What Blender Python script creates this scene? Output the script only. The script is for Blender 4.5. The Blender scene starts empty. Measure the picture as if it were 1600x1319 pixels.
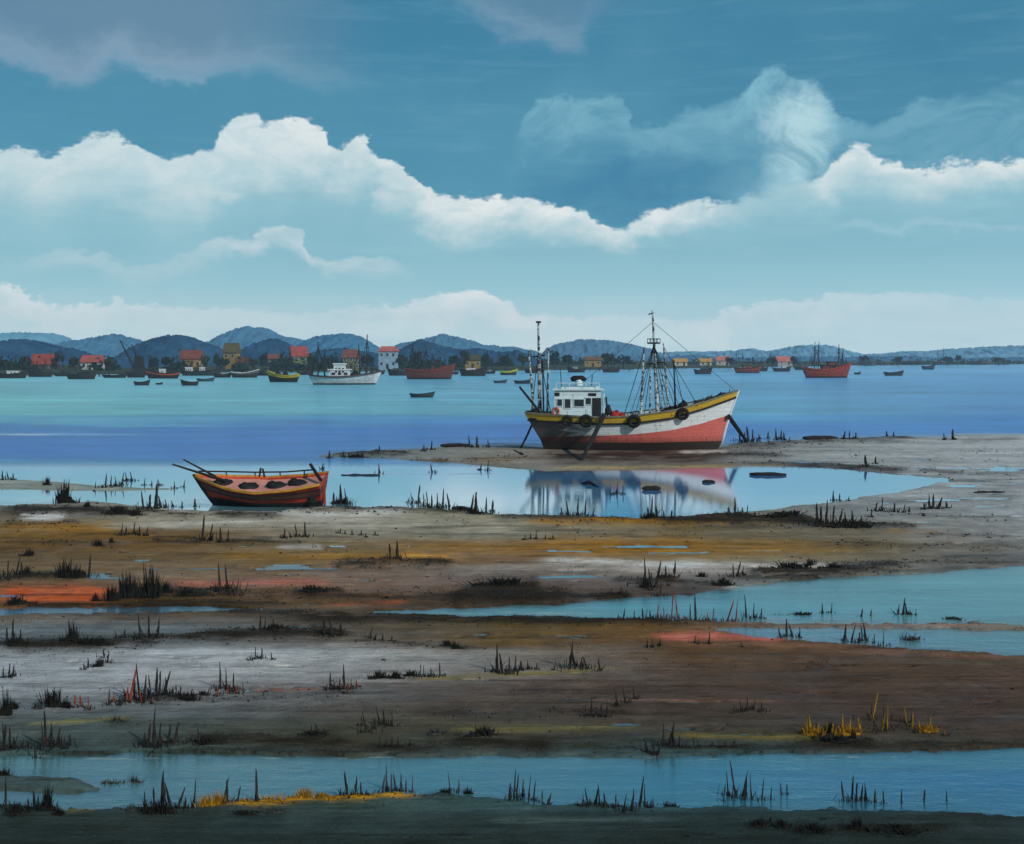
import bpy, bmesh, math, random
import numpy as np
from mathutils import Vector, Matrix, Euler

# ------------------------------------------------------------------ camera, sky, sun, exposure
SC = bpy.context.scene
COL = SC.collection
F, CX, HY, CH = 1800.0, 800.0, 560.0, 6.0          # focal length in photo pixels, centre, horizon row, eye height
cam_d = bpy.data.cameras.new('camera'); cam = bpy.data.objects.new('camera', cam_d); COL.objects.link(cam)
cam.location = (0, 0, CH); cam.rotation_euler = (math.radians(90), 0, 0)
cam_d.sensor_width = 36.0; cam_d.lens = 36.0 * F / 1600.0
cam_d.shift_y = -(659.5 - HY) / 1600.0
cam_d.clip_start = 0.1; cam_d.clip_end = 30000
SC.camera = cam
SUN_DIR = Vector((0.66, -0.68, 0.60)).normalized()
sun_d = bpy.data.lights.new('sun', 'SUN'); sun_d.energy = 2.6; sun_d.angle = math.radians(0.6); sun_d.color = (1.0, 0.95, 0.88)
sun = bpy.data.objects.new('sun', sun_d); COL.objects.link(sun)
sun.rotation_euler = SUN_DIR.to_track_quat('Z', 'Y').to_euler()
SC.view_settings.view_transform = 'Standard'; SC.view_settings.look = 'None'
SC.view_settings.gamma = 1; SC.view_settings.use_curve_mapping = False
SC.view_settings.exposure = 0.0
SC.cycles.use_denoising = True
SC.cycles.volume_bounces = 1
SC.cycles.max_bounces = 6
SC.cycles.caustics_reflective = False; SC.cycles.caustics_refractive = False

def lin(c):
    r = []
    for v in c[:3]:
        v = v / 255.0
        r.append(v / 12.92 if v <= 0.04045 else ((v + 0.055) / 1.055) ** 2.4)
    return r
def lin4(c, k=1.0): return [v * k for v in lin(c)] + [1.0]

class NT:
    """tiny helper for node trees"""
    def __init__(s, tree): s.t = tree; s.n = tree.nodes; s.l = tree.links
    def new(s, kind, **kw):
        n = s.n.new(kind)
        for k, v in kw.items(): setattr(n, k, v)
        return n
    def put(s, sock, v):
        if v is None: return
        if isinstance(v, bpy.types.NodeSocket): s.l.new(v, sock)
        else: sock.default_value = v
    def math(s, op, a, b=None, c=None, clamp=False):
        n = s.new('ShaderNodeMath', operation=op, use_clamp=clamp)
        s.put(n.inputs[0], a); s.put(n.inputs[1], b); s.put(n.inputs[2], c)
        return n.outputs[0]
    def sstep(s, v, a, b, lo=0.0, hi=1.0):
        n = s.new('ShaderNodeMapRange', interpolation_type='SMOOTHSTEP')
        s.put(n.inputs[0], v); s.put(n.inputs[1], a); s.put(n.inputs[2], b); s.put(n.inputs[3], lo); s.put(n.inputs[4], hi)
        return n.outputs[0]
    def mix(s, f, a, b, mode='MIX'):
        n = s.new('ShaderNodeMix', data_type='RGBA', blend_type=mode)
        s.put(n.inputs[0], f); s.put(n.inputs[6], a); s.put(n.inputs[7], b)
        return n.outputs[2]
    def noise(s, vec, scale, detail=4, rough=0.55, dist=0.0, color=False):
        n = s.new('ShaderNodeTexNoise')
        s.put(n.inputs['Vector'], vec); n.inputs['Scale'].default_value = scale
        n.inputs['Detail'].default_value = detail; n.inputs['Roughness'].default_value = rough; n.inputs['Distortion'].default_value = dist
        return n.outputs[1 if color else 0]
    def comb(s, x, y, z):
        n = s.new('ShaderNodeCombineXYZ'); s.put(n.inputs[0], x); s.put(n.inputs[1], y); s.put(n.inputs[2], z); return n.outputs[0]
    def vmul(s, v, k):
        n = s.new('ShaderNodeVectorMath', operation='MULTIPLY'); s.put(n.inputs[0], v); n.inputs[1].default_value = k; return n.outputs[0]
    def ramp(s, f, stops):
        n = s.new('ShaderNodeValToRGB'); e = n.color_ramp.elements
        while len(e) < len(stops): e.new(0.5)
        for i, (p, c) in enumerate(stops): e[i].position = p; e[i].color = c
        s.put(n.inputs[0], f); return n.outputs[0]
    def curve(s, f, pts):
        n = s.new('ShaderNodeFloatCurve'); c = n.mapping.curves[0]
        pts = sorted(pts)
        while len(c.points) < len(pts): c.points.new(0.5, 0.5)
        for i, (x, y) in enumerate(pts):
            c.points[i].location = (x, y); c.points[i].handle_type = 'AUTO_CLAMPED'
        n.mapping.update(); s.put(n.inputs[1], f); return n.outputs[0]

def make_world():
    w = bpy.data.worlds.new('World'); SC.world = w; w.use_nodes = True
    T = NT(w.node_tree)
    for n in list(T.n): T.n.remove(n)
    out = T.new('ShaderNodeOutputWorld'); bg = T.new('ShaderNodeBackground'); T.l.new(bg.outputs[0], out.inputs[0])
    S = 0.1
    bg.inputs[1].default_value = S
    sky = T.new('ShaderNodeTexSky', sky_type='NISHITA'); sky.sun_disc = False
    sky.sun_elevation = math.asin(SUN_DIR.z); sky.sun_rotation = math.atan2(SUN_DIR.x, SUN_DIR.y)
    tc = T.new('ShaderNodeTexCoord'); sep = T.new('ShaderNodeSeparateXYZ'); T.l.new(tc.outputs['Generated'], sep.inputs[0])
    dx, dy, dz = sep.outputs
    az = T.math('ARCTAN2', dx, dy)
    hyp = T.math('SQRT', T.math('ADD', T.math('MULTIPLY', dx, dx), T.math('MULTIPLY', dy, dy)))
    el = T.math('ARCTAN2', dz, hyp)
    # cloud coordinates: azimuth folded into sectors so the banks go on all round the horizon, elevation scaled 0..0.5 rad
    nvec = T.comb(T.math('MULTIPLY', az, 1.0), T.math('MULTIPLY', el, 1.7), 0.0)
    n3 = T.new('ShaderNodeVectorMath', operation='MULTIPLY'); T.l.new(tc.outputs['Generated'], n3.inputs[0]); n3.inputs[1].default_value = (1, 1, 1.7)
    P3 = n3.outputs[0]
    wA = T.math('SUBTRACT', T.noise(P3, 9, 6, 0.6), 0.5)
    wB = T.math('SUBTRACT', T.noise(P3, 26, 7, 0.62), 0.5)
    wC = T.math('SUBTRACT', T.noise(P3, 90, 4, 0.6), 0.5)
    wf = T.math('SUBTRACT', T.noise(P3, 13, 6, 0.6, 0.6), 0.5)
    azw = T.math('ADD', az, T.math('ADD', T.math('MULTIPLY', wf, 0.05), T.math('MULTIPLY', wB, 0.02)))
    s = math.pi / 3
    u = T.math('DIVIDE', T.math('PINGPONG', T.math('ADD', azw, s / 2), s), s)
    puff = T.math('ADD', T.math('MULTIPLY', wA, 0.030), T.math('ADD', T.math('MULTIPLY', wB, 0.030), T.math('MULTIPLY', wC, 0.013)))
    v = T.math('ADD', el, puff)
    def uu(px): return (math.atan((px - CX) / F) + s / 2) / s
    def ee(px, py): a = math.atan((px - CX) / F); return math.atan((HY - py) / F * math.cos(a))
    def edge(pts): # photo points -> elevation curve / 0.5
        q = [(uu(x), ee(x, y) / 0.5) for x, y in pts]
        q = [(0.0, q[0][1])] + q + [(1.0, q[-1][1])]
        return T.math('MULTIPLY', T.curve(u, q), 0.5)
    def amt(pts):
        q = [(uu(x), y) for x, y in pts]; q = [(0.0, q[0][1])] + q + [(1.0, q[-1][1])]
        return T.curve(u, q)
    px = 1 / 1800.0
    K = 1 / S
    C = lambda c: lin4(c, K)
    e01 = T.math('MULTIPLY', v, 1 / 0.5, clamp=True)
    # open sky above the cloud banks
    hi = T.ramp(e01, [(0.0, C((90, 158, 182))), (0.2, C((62, 134, 166))), (0.38, C((50, 122, 156))), (0.58, C((48, 118, 152))), (0.8, C((44, 106, 146))), (1.0, C((38, 92, 136)))])
    nish = T.mix(1.0, sky.outputs[0], (0.55, 1.0, 1.0, 1), 'MULTIPLY')
    col = T.mix(0.18, hi, nish)
    # broad soft variations in the blue
    broad = T.sstep(T.noise(P3, 4.0, 5, 0.55), 0.35, 0.75)
    col = T.mix(T.math('MULTIPLY', broad, 0.42), col, C((96, 158, 182)))
    stroke = T.noise(T.vmul(P3, (1, 1, 5.5)), 11, 7, 0.66, 0.5)
    col = T.mix(T.math('MULTIPLY', T.sstep(stroke, 0.48, 0.72), 0.22), col, C((112, 168, 190)))
    high = T.math('MULTIPLY', T.sstep(T.noise(P3, 3.2, 7, 0.6, 0.4), 0.50, 0.72), T.sstep(el, 0.30, 0.42))
    col = T.mix(T.math('MULTIPLY', high, 0.7), col, C((120, 150, 178)))
    # lighter teal wisps right of the middle
    c4 = edge([(-200, 260), (600, 262), (740, 250), (800, 208), (850, 150), (900, 158), (962, 152), (1010, 190), (1058, 188), (1095, 160), (1150, 148), (1212, 104), (1250, 122), (1290, 160), (1340, 195), (1450, 150), (1600, 130), (1800, 120)])
    d4 = T.math('SUBTRACT', c4, v)
    a4 = amt([(500, 0), (780, 0.0), (840, 0.8), (1000, 0.55), (1100, 0.6), (1220, 1.0), (1290, 0.8), (1380, 0.5), (1600, 0.5)])
    w4 = T.math('MULTIPLY', T.sstep(d4, -4 * px, 10 * px), T.sstep(d4, 10 * px, T.math('MULTIPLY', amt([(700, 0.5), (1000, 0.45), (1150, 0.55), (1250, 1.0), (1600, 1.0)]), 250 * px), 1.0, 0.0))
    brush = T.sstep(T.noise(P3, 14, 7, 0.66, 1.2), 0.32, 0.64, 0.25, 1.0)
    col = T.mix(T.math('MULTIPLY', T.math('MULTIPLY', w4, a4), brush), col, C((132, 186, 204)))
    # pale swirl at the right of the dark gap
    def blob(cx, cy, rx, ry, color, a, soft=0.0):
        nonlocal col
        ca, ce = math.atan((cx - CX) / F), ee(cx, cy)
        ud = T.math('DIVIDE', T.math('SUBTRACT', u, uu(cx)), rx * px / s)
        vd = T.math('DIVIDE', T.math('SUBTRACT', v, ce), ry * px)
        d = T.math('ADD', T.math('MULTIPLY', ud, ud), T.math('MULTIPLY', vd, vd))
        m = T.math('MULTIPLY', T.sstep(d, soft, 1.0, 1.0, 0.0), a)
        col = T.mix(T.math('MULTIPLY', m, brush), col, C(color))
    blob(1246, 225, 66, 105, (176, 214, 223), 1.0)
    blob(1238, 190, 60, 60, (190, 220, 227), 0.35)
    blob(1175, 290, 90, 40, (140, 190, 206), 0.5)
    blob(1000, 290, 230, 55, (56, 122, 160), 0.75)
    blob(340, 165, 380, 75, (74, 138, 165), 0.6)
    # grey-violet clouds along the top
    c5 = edge([(-200, 90), (0, 100), (100, 130), (190, 108), (235, 124), (310, 132), (360, 116), (430, 120), (520, 148), (640, 120), (700, 10), (760, 40), (830, 72), (890, 76), (930, 30), (1000, 8), (1150, -20), (1600, -60)])
    d5 = T.math('SUBTRACT', v, c5)
    a5 = amt([(-100, 0.8), (250, 0.9), (400, 0.65), (520, 0.3), (640, 0.0), (720, 0.35), (820, 0.6), (930, 0.3), (1020, 0.1), (1600, 0.1)])
    w5 = T.math('MULTIPLY', T.sstep(d5, -12 * px, 30 * px), T.sstep(d5, 120 * px, 330 * px, 1.0, 0.3))
    col5 = T.mix(T.sstep(d5, 0.0, 70 * px), C((140, 166, 188)), C((102, 136, 162)))
    col5 = T.mix(T.math('MULTIPLY', T.sstep(d5, 0.0, 14 * px, 1.0, 0.0), amt([(190, 0), (240, 0.9), (310, 0.9), (350, 0.2), (500, 0)])), col5, C((185, 200, 218)))
    col = T.mix(T.math('MULTIPLY', w5, a5), col, col5)
    # the great bank of cloud that crosses the picture; below it the sky is pale
    c3 = edge([(-200, 225), (0, 225), (60, 238), (130, 214), (200, 212), (262, 242), (320, 236), (350, 206), (400, 180), (425, 192), (470, 186), (500, 202), (540, 226), (562, 214), (580, 240), (640, 264), (690, 308), (750, 312), (800, 302), (890, 318), (980, 346), (1012, 328), (1080, 326), (1150, 322), (1200, 302), (1290, 272), (1312, 242), (1350, 229), (1400, 242), (1450, 252), (1600, 246), (1800, 240)])
    d3 = T.math('SUBTRACT', c3, v)
    w3 = T.sstep(d3, T.math('MULTIPLY', amt([(0, 0.5), (500, 0.3), (1000, 0.4), (1150, 1.0), (1250, 3.0), (1310, 0.6), (1600, 0.4)]), -6 * px), 7 * px)
    lowv = T.math('MULTIPLY', el, 1 / 0.25, clamp=True)
    low = T.ramp(lowv, [(0.0, C((218, 238, 241))), (0.12, C((200, 228, 234))), (0.24, C((158, 204, 215))), (0.36, C((134, 186, 201))), (0.55, C((128, 181, 197))), (0.75, C((136, 185, 201))), (1.0, C((146, 192, 206)))])
    var = T.sstep(T.noise(T.vmul(P3, (1, 1, 4.0)), 7, 5, 0.55), 0.3, 0.7)
    low = T.mix(T.math('MULTIPLY', var, 0.30), low, C((150, 200, 214)))
    thick = T.math('MULTIPLY', amt([(0, 0.9), (200, 1.0), (400, 1.2), (520, 0.85), (620, 0.75), (800, 0.6), (1000, 0.4), (1150, 0.35), (1290, 0.5), (1400, 0.62), (1600, 0.45)]), 100 * px)
    bright = amt([(0, 0.55), (130, 0.65), (300, 0.6), (400, 0.85), (500, 0.85), (620, 0.95), (800, 1.0), (950, 1.0), (1050, 0.9), (1150, 0.4), (1240, 0.15), (1300, 0.75), (1600, 0.85)])
    body = T.math('MULTIPLY', T.sstep(d3, T.math('MULTIPLY', thick, 0.10), T.math('MULTIPLY', thick, 1.25), 1.0, 0.0), bright)
    shade = T.sstep(T.noise(P3, 22, 8, 0.68, 0.6), 0.34, 0.62, 0.55, 1.0)
    white = C((236, 240, 238))
    wide = T.math('MULTIPLY', T.sstep(d3, T.math('MULTIPLY', thick, 0.5), T.math('MULTIPLY', thick, 2.1), 1.0, 0.0), amt([(0, .6), (300, .6), (500, .3), (800, .3), (1000, .3), (1150, .3), (1300, .45), (1600, .45)]))
    low = T.mix(T.math('MULTIPLY', wide, T.sstep(stroke, 0.3, 0.6, 0.6, 1.0)), low, C((168, 207, 217)))
    low = T.mix(T.math('MULTIPLY', T.sstep(stroke, 0.52, 0.72), 0.20), low, C((168, 207, 218)))
    low = T.mix(T.math('MULTIPLY', body, shade), low, white)
    col = T.mix(w3, col, low)
    # small puffs in the pale sky, low banks above the horizon
    def bank(pts, am, th, color, soft=5, w=None):
        nonlocal col
        c = edge(pts); d = T.math('SUBTRACT', c, v)
        m = T.math('MULTIPLY', T.sstep(d, -soft * px, soft * px), T.sstep(d, 6 * px, th * px, 1.0, 0.0))
        m = T.math('MULTIPLY', T.math('MULTIPLY', m, amt(am)), shade)
        col = T.mix(m, col, C(color))
    bank([(-200, 320), (150, 318), (230, 308), (300, 302), (380, 300), (420, 320), (1600, 320)], [(-100, 0), (180, 0.0), (260, 0.5), (360, 0.6), (400, 0.0), (1600, 0)], 24, (205, 220, 224))
    bank([(-200, 405), (60, 400), (100, 388), (150, 404), (240, 414), (330, 386), (400, 370), (440, 353), (475, 366), (492, 390), (560, 400), (640, 404), (1600, 410)], [(-100, 0), (40, 0.2), (110, 0.5), (230, 0.3), (330, 0.55), (440, 0.9), (490, 0.75), (620, 0.4), (680, 0), (1600, 0)], 38, (206, 222, 227))
    bank([(-200, 350), (1000, 350), (1300, 352), (1360, 346), (1450, 344), (1600, 352), (1800, 352)], [(0, 0), (1250, 0), (1330, 0.4), (1500, 0.45), (1600, 0.3)], 16, (176, 208, 220))
    bank([(-200, 440), (0, 445), (40, 456), (70, 478), (170, 478), (200, 460), (240, 482), (330, 490), (450, 490), (640, 476), (700, 466), (745, 454), (790, 474), (840, 496), (1000, 502), (1120, 496), (1150, 470), (1300, 466), (1600, 470), (1800, 470)],
         [(-100, 0.9), (60, 0.8), (250, 0.55), (450, 0.4), (640, 0.7), (740, 0.95), (830, 0.7), (1000, 0.4), (1150, 0.6), (1350, 0.45), (1600, 0.3)], 80, (234, 240, 241), 4)
    T.l.new(col, bg.inputs[0])
    # below the horizon the world is plain water-blue
    fin = T.mix(T.sstep(el, -0.02, 0.0, 1.0, 0.0), col, C((110, 160, 185)))
    T.l.new(fin, bg.inputs[0])
make_world()

# ------------------------------------------------------------------ helpers
def G(px, py):
    Y = CH * F / (py - HY); return ((px - CX) / F * Y, Y)
def P(px, py, Y): return Vector(((px - CX) / F * Y, Y, CH - (py - HY) / F * Y))

def tag(o, label=None, cat=None, group=None, kind=None):
    if label: o['label'] = label
    if cat: o['category'] = cat
    if group: o['group'] = group
    if kind: o['kind'] = kind
    return o
def empty(name, loc=(0, 0, 0), rz=0.0, label=None, cat=None, group=None):
    o = bpy.data.objects.new(name, None); COL.objects.link(o); o.location = loc; o.rotation_euler = (0, 0, rz)
    o.empty_display_size = 0.2
    return tag(o, label, cat, group)

class MB:
    def __init__(s): s.v = []; s.f = []; s.m = []
    def quad(s, a, b, c, d, m=0):
        i = len(s.v); s.v += [tuple(a), tuple(b), tuple(c), tuple(d)]; s.f.append((i, i + 1, i + 2, i + 3)); s.m.append(m)
    def box(s, c, d, m=0, rot=None, taper=0.0):
        i = len(s.v); h = [x / 2 for x in d]
        for z in (-1, 1):
            k = 1 - taper if z > 0 else 1
            for x, y in ((-1, -1), (1, -1), (1, 1), (-1, 1)):
                p = Vector((x * h[0] * k, y * h[1] * k, z * h[2]))
                if rot is not None: p = rot @ p
                s.v.append((p.x + c[0], p.y + c[1], p.z + c[2]))
        for q in ((3, 2, 1, 0), (4, 5, 6, 7), (0, 1, 5, 4), (1, 2, 6, 5), (2, 3, 7, 6), (3, 0, 4, 7)):
            s.f.append(tuple(i + j for j in q)); s.m.append(m)
        return s
    def tube(s, pts, rad, n=6, m=0, cap=True):
        pts = [Vector(p) for p in pts]
        if not hasattr(rad, '__len__'): rad = [rad] * len(pts)
        base = len(s.v)
        for k, p in enumerate(pts):
            t = (pts[min(k + 1, len(pts) - 1)] - pts[max(k - 1, 0)]).normalized()
            a = t.cross(Vector((0, 0, 1)) if abs(t.z) < 0.9 else Vector((1, 0, 0))).normalized(); b = t.cross(a)
            for j in range(n):
                w = 2 * math.pi * j / n; q = p + (a * math.cos(w) + b * math.sin(w)) * rad[k]; s.v.append(tuple(q))
        for k in range(len(pts) - 1):
            for j in range(n):
                s.f.append((base + k * n + j, base + k * n + (j + 1) % n, base + (k + 1) * n + (j + 1) % n, base + (k + 1) * n + j)); s.m.append(m)
        if cap:
            s.f.append(tuple(base + j for j in range(n))[::-1]); s.m.append(m)
            s.f.append(tuple(base + (len(pts) - 1) * n + j for j in range(n))); s.m.append(m)
        return s
    def torus(s, c, R, r, axis='Y', n=20, k=8, m=0):
        b = len(s.v)
        for i in range(n):
            a = 2 * math.pi * i / n
            for j in range(k):
                w = 2 * math.pi * j / k; rr = R + r * math.cos(w)
                x, z, y = rr * math.cos(a), rr * math.sin(a), r * math.sin(w) * 1.25
                s.v.append((c[0] + x, c[1] + y, c[2] + z))
        for i in range(n):
            for j in range(k):
                s.f.append((b + i * k + j, b + i * k + (j + 1) % k, b + ((i + 1) % n) * k + (j + 1) % k, b + ((i + 1) % n) * k + j)); s.m.append(m)
        return s
    def grid(s, rows, m=0, close=False):
        b = len(s.v); nc = len(rows[0])
        for r in rows: s.v += [tuple(p) for p in r]
        for i in range(len(rows) - 1):
            for j in range(nc - 1):
                s.f.append((b + i * nc + j, b + i * nc + j + 1, b + (i + 1) * nc + j + 1, b + (i + 1) * nc + j)); s.m.append(m if not callable(m) else m(i, j))
        return s
    def lump(s, c, d, seed=0, m=0, n=8, k=5, rough=0.25):
        """an uneven rounded heap sitting on c"""
        R = random.Random(seed); b = len(s.v)
        for i in range(k + 1):
            ph = math.pi / 2 * i / k
            for j in range(n):
                a = 2 * math.pi * j / n; q = 1 + R.uniform(-rough, rough)
                s.v.append((c[0] + d[0] / 2 * math.cos(ph) * math.cos(a) * q, c[1] + d[1] / 2 * math.cos(ph) * math.sin(a) * q, c[2] + d[2] * math.sin(ph) * (1 + R.uniform(-rough, rough) * 0.7)))
        for i in range(k):
            for j in range(n):
                s.f.append((b + i * n + j, b + i * n + (j + 1) % n, b + (i + 1) * n + (j + 1) % n, b + (i + 1) * n + j)); s.m.append(m)
        s.f.append(tuple(b + k * n + j for j in range(n))); s.m.append(m)
        return s
    def mesh(s, name, mats, smooth=False):
        me = bpy.data.meshes.new(name); me.from_pydata(s.v, [], s.f)
        for m in (mats if isinstance(mats, (list, tuple)) else [mats]): me.materials.append(m)
        me.polygons.foreach_set('material_index', s.m)
        if smooth: me.polygons.foreach_set('use_smooth', [True] * len(s.f))
        me.update(); return me
    def build(s, name, mats, parent=None, smooth=False, loc=None, rot=None):
        o = bpy.data.objects.new(name, s.mesh(name, mats, smooth)); COL.objects.link(o)
        if parent: o.parent = parent
        if loc is not None: o.location = loc
        if rot is not None: o.rotation_euler = rot
        return o

_M = {}
def paint(name, color, rough=0.6, var=0.25, scale=1.5, dirt=None, dirt_amt=0.35, bump=0.15, spec=0.3, metal=0.0, bscale=None):
    """painted or weathered surface: noise-broken colour, grime, fine relief. color is sRGB 0..255"""
    if name in _M: return _M[name]
    m = bpy.data.materials.new(name); m.use_nodes = True; T = NT(m.node_tree)
    b = T.n['Principled BSDF']; tc = T.new('ShaderNodeTexCoord').outputs['Object']
    c = lin4(color); dk = [x * (1 - var) for x in c[:3]] + [1]; lt = [min(1, x * (1 + var * 0.6)) for x in c[:3]] + [1]
    n1 = T.noise(tc, scale, 6, 0.65)
    col = T.mix(T.sstep(n1, 0.3, 0.7), dk, lt)
    dc = lin4(dirt or (60, 52, 44))
    n2 = T.noise(T.vmul(tc, (1, 1, 0.35)), scale * 3.1, 8, 0.7)
    col = T.mix(T.math('MULTIPLY', T.sstep(n2, 0.5, 0.75), dirt_amt), col, dc)
    T.put(b.inputs['Base Color'], col); b.inputs['Roughness'].default_value = rough; b.inputs['Metallic'].default_value = metal
    b.inputs['Specular IOR Level'].default_value = spec
    bp = T.new('ShaderNodeBump'); bp.inputs['Strength'].default_value = bump; bp.inputs['Distance'].default_value = 0.05
    T.put(bp.inputs['Height'], T.noise(tc, bscale or scale * 8, 6, 0.7)); T.l.new(bp.outputs[0], b.inputs['Normal'])
    _M[name] = m; return m

# ------------------------------------------------------------------ numpy noise
def _hash(ix, iy, seed):
    h = (ix.astype(np.int64) * 374761393 + iy.astype(np.int64) * 668265263 + seed * 1442695041) & 0x7fffffff
    h = ((h ^ (h >> 13)) * 1274126177) & 0x7fffffff
    return ((h ^ (h >> 16)) & 0xffff) / 65535.0
def vnoise(x, y, seed=0):
    ix, iy = np.floor(x), np.floor(y); fx, fy = x - ix, y - iy
    fx = fx * fx * (3 - 2 * fx); fy = fy * fy * (3 - 2 * fy)
    a, b = _hash(ix, iy, seed), _hash(ix + 1, iy, seed); c, d = _hash(ix, iy + 1, seed), _hash(ix + 1, iy + 1, seed)
    return (a * (1 - fx) + b * fx) * (1 - fy) + (c * (1 - fx) + d * fx) * fy
def fbm(x, y, seed=0, octv=5, g=0.55):
    s = 0; a = 1; t = 0
    for k in range(octv):
        s = s + a * vnoise(x * 2 ** k + 17 * k, y * 2 ** k - 31 * k, seed + k); t += a; a *= g
    return s / t * 2 - 1
def sst(x, a, b):
    t = np.clip((x - a) / (b - a), 0, 1); return t * t * (3 - 2 * t)

# ------------------------------------------------------------------ mudflat and water
# colour of the bare ground, surveyed along rows that run across the flat (photo row -> colours at seven columns)
GX = [0, 270, 530, 800, 1070, 1330, 1600]
GR = [
 (680, [(120,135,140)]*3 + [(130,135,130), (120,118,115), (145,150,150), (155,160,162)]),
 (715, [(130,140,140)]*3 + [(125,120,112), (95,85,80), (150,155,155), (158,163,165)]),
 (765, [(140,148,140)]*3 + [(140,145,140), (140,145,145), (150,156,158), (155,160,162)]),
 (800, [(110,105,98), (150,145,132), (140,135,120), (150,145,125), (130,125,105), (125,128,128), (150,155,156)]),
 (818, [(110,90,62), (145,138,120), (158,152,138), (145,138,118), (120,100,62), (125,122,112), (148,151,152)]),
 (835, [(116,88,44), (112,84,46), (135,128,112), (135,130,114), (112,98,72), (118,110,94), (142,144,144)]),
 (855, [(98,74,42), (104,80,50), (120,105,78), (128,96,52), (136,98,42), (114,98,66), (124,124,122)]),
 (875, [(104,86,62), (116,96,70), (128,98,50), (122,96,70), (140,118,80), (116,108,90), (108,106,104)]),
 (890, [(112,92,68), (118,100,78), (118,98,82), (138,128,118), (160,152,144), (124,120,112), (112,114,114)]),
 (908, [(112,94,74), (120,100,80), (124,104,90), (104,90,84), (104,96,92), (108,116,116), (110,140,145)]),
 (928, [(150,92,62), (112,88,70), (122,94,76), (88,74,66), (78,70,66), (116,126,128), (110,140,145)]),
 (945, [(110,80,52), (98,78,56), (104,84,62), (70,60,56), (100,105,108), (108,135,140), (110,145,150)]),
 (968, [(105,95,84), (98,88,80), (90,80,70), (78,70,56), (80,70,50), (130,122,112), (118,125,122)]),
 (985, [(104,112,114), (104,114,118), (92,86,78), (94,76,46), (112,84,52), (125,118,116), (120,112,100)]),
 (1005, [(92,94,96), (112,118,120), (108,102,96), (98,78,50), (110,80,58), (112,88,72), (110,112,112)]),
 (1022, [(156,162,166), (168,173,176), (164,166,166), (124,118,110), (92,70,50), (88,68,54), (92,80,68)]),
 (1050, [(154,160,164), (166,170,172), (152,152,152), (122,114,108), (84,68,58), (82,66,56), (84,68,58)]),
 (1078, [(146,152,156), (146,148,150), (104,102,100), (88,76,70), (76,63,57), (78,64,57), (80,64,57)]),
 (1110, [(104,112,116), (98,104,106), (86,82,78), (78,70,64), (74,64,58), (74,62,57), (76,62,57)]),
 (1140, [(84,96,94), (72,80,76), (72,72,62), (84,80,70), (74,70,64), (74,66,58), (76,64,58)]),
 (1165, [(66,80,80), (66,74,70), (62,62,52), (60,62,56), (62,72,70), (72,72,64), (72,66,62)]),
 (1185, [(80,110,112), (70,95,95), (80,92,88), (80,95,95), (66,90,98), (60,80,86), (70,82,86)]),
 (1235, [(72,88,88), (72,95,96), (74,96,92), (66,98,102), (60,98,104), (56,92,100), (60,92,100)]),
 (1260, [(56,72,72), (56,72,72), (62,80,74), (58,84,86), (54,84,88), (50,78,84), (54,82,86)]),
 (1280, [(44,58,58), (46,60,60), (48,62,62), (48,62,63), (46,62,64), (44,58,60), (46,58,60)]),
 (1330, [(38,50,50)]*7),
]
WX = [0, 400, 800, 1200, 1600]
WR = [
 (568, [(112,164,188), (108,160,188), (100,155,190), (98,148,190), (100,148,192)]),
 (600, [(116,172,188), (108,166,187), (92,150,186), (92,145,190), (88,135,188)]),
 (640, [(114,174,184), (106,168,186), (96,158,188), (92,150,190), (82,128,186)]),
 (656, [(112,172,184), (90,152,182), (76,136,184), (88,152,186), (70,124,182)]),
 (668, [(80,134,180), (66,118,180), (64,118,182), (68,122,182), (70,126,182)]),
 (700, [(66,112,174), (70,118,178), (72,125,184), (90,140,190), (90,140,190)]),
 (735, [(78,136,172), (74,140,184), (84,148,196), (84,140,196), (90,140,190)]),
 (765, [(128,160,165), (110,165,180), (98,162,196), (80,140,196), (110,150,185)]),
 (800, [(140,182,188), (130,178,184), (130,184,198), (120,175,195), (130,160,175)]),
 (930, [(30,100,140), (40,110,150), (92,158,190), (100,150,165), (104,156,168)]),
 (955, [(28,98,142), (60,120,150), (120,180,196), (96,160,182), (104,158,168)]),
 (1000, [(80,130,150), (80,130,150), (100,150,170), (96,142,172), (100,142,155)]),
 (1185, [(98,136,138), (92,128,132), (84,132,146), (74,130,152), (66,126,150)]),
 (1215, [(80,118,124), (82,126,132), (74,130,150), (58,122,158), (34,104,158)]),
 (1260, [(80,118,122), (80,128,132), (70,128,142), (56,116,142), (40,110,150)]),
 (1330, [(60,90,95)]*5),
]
def lookup(GXX, GRR, px, py):
    ys = np.array([r[0] for r in GRR], float)
    i = np.clip(np.searchsorted(ys, py) - 1, 0, len(ys) - 2)
    t = np.clip((py - ys[i]) / (ys[i + 1] - ys[i]), 0, 1); t = t * t * (3 - 2 * t)
    out = np.zeros(px.shape + (3,))
    L = np.array([[lin(c) for c in r[1]] for r in GRR])
    for ch in range(3):
        rows = np.stack([np.interp(px, GXX, L[k, :, ch]) for k in range(len(ys))])
        a = np.take_along_axis(rows, i[None], 0)[0]; b = np.take_along_axis(rows, (i + 1)[None], 0)[0]
        out[..., ch] = a * (1 - t) + b * t
    return out

DK, OC, WH, PK, OR_, BR, YE, GY = (38, 34, 32), (150, 108, 40), (205, 205, 200), (196, 104, 92), (205, 92, 48), (96, 74, 50), (190, 140, 30), (150, 152, 150)
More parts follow.
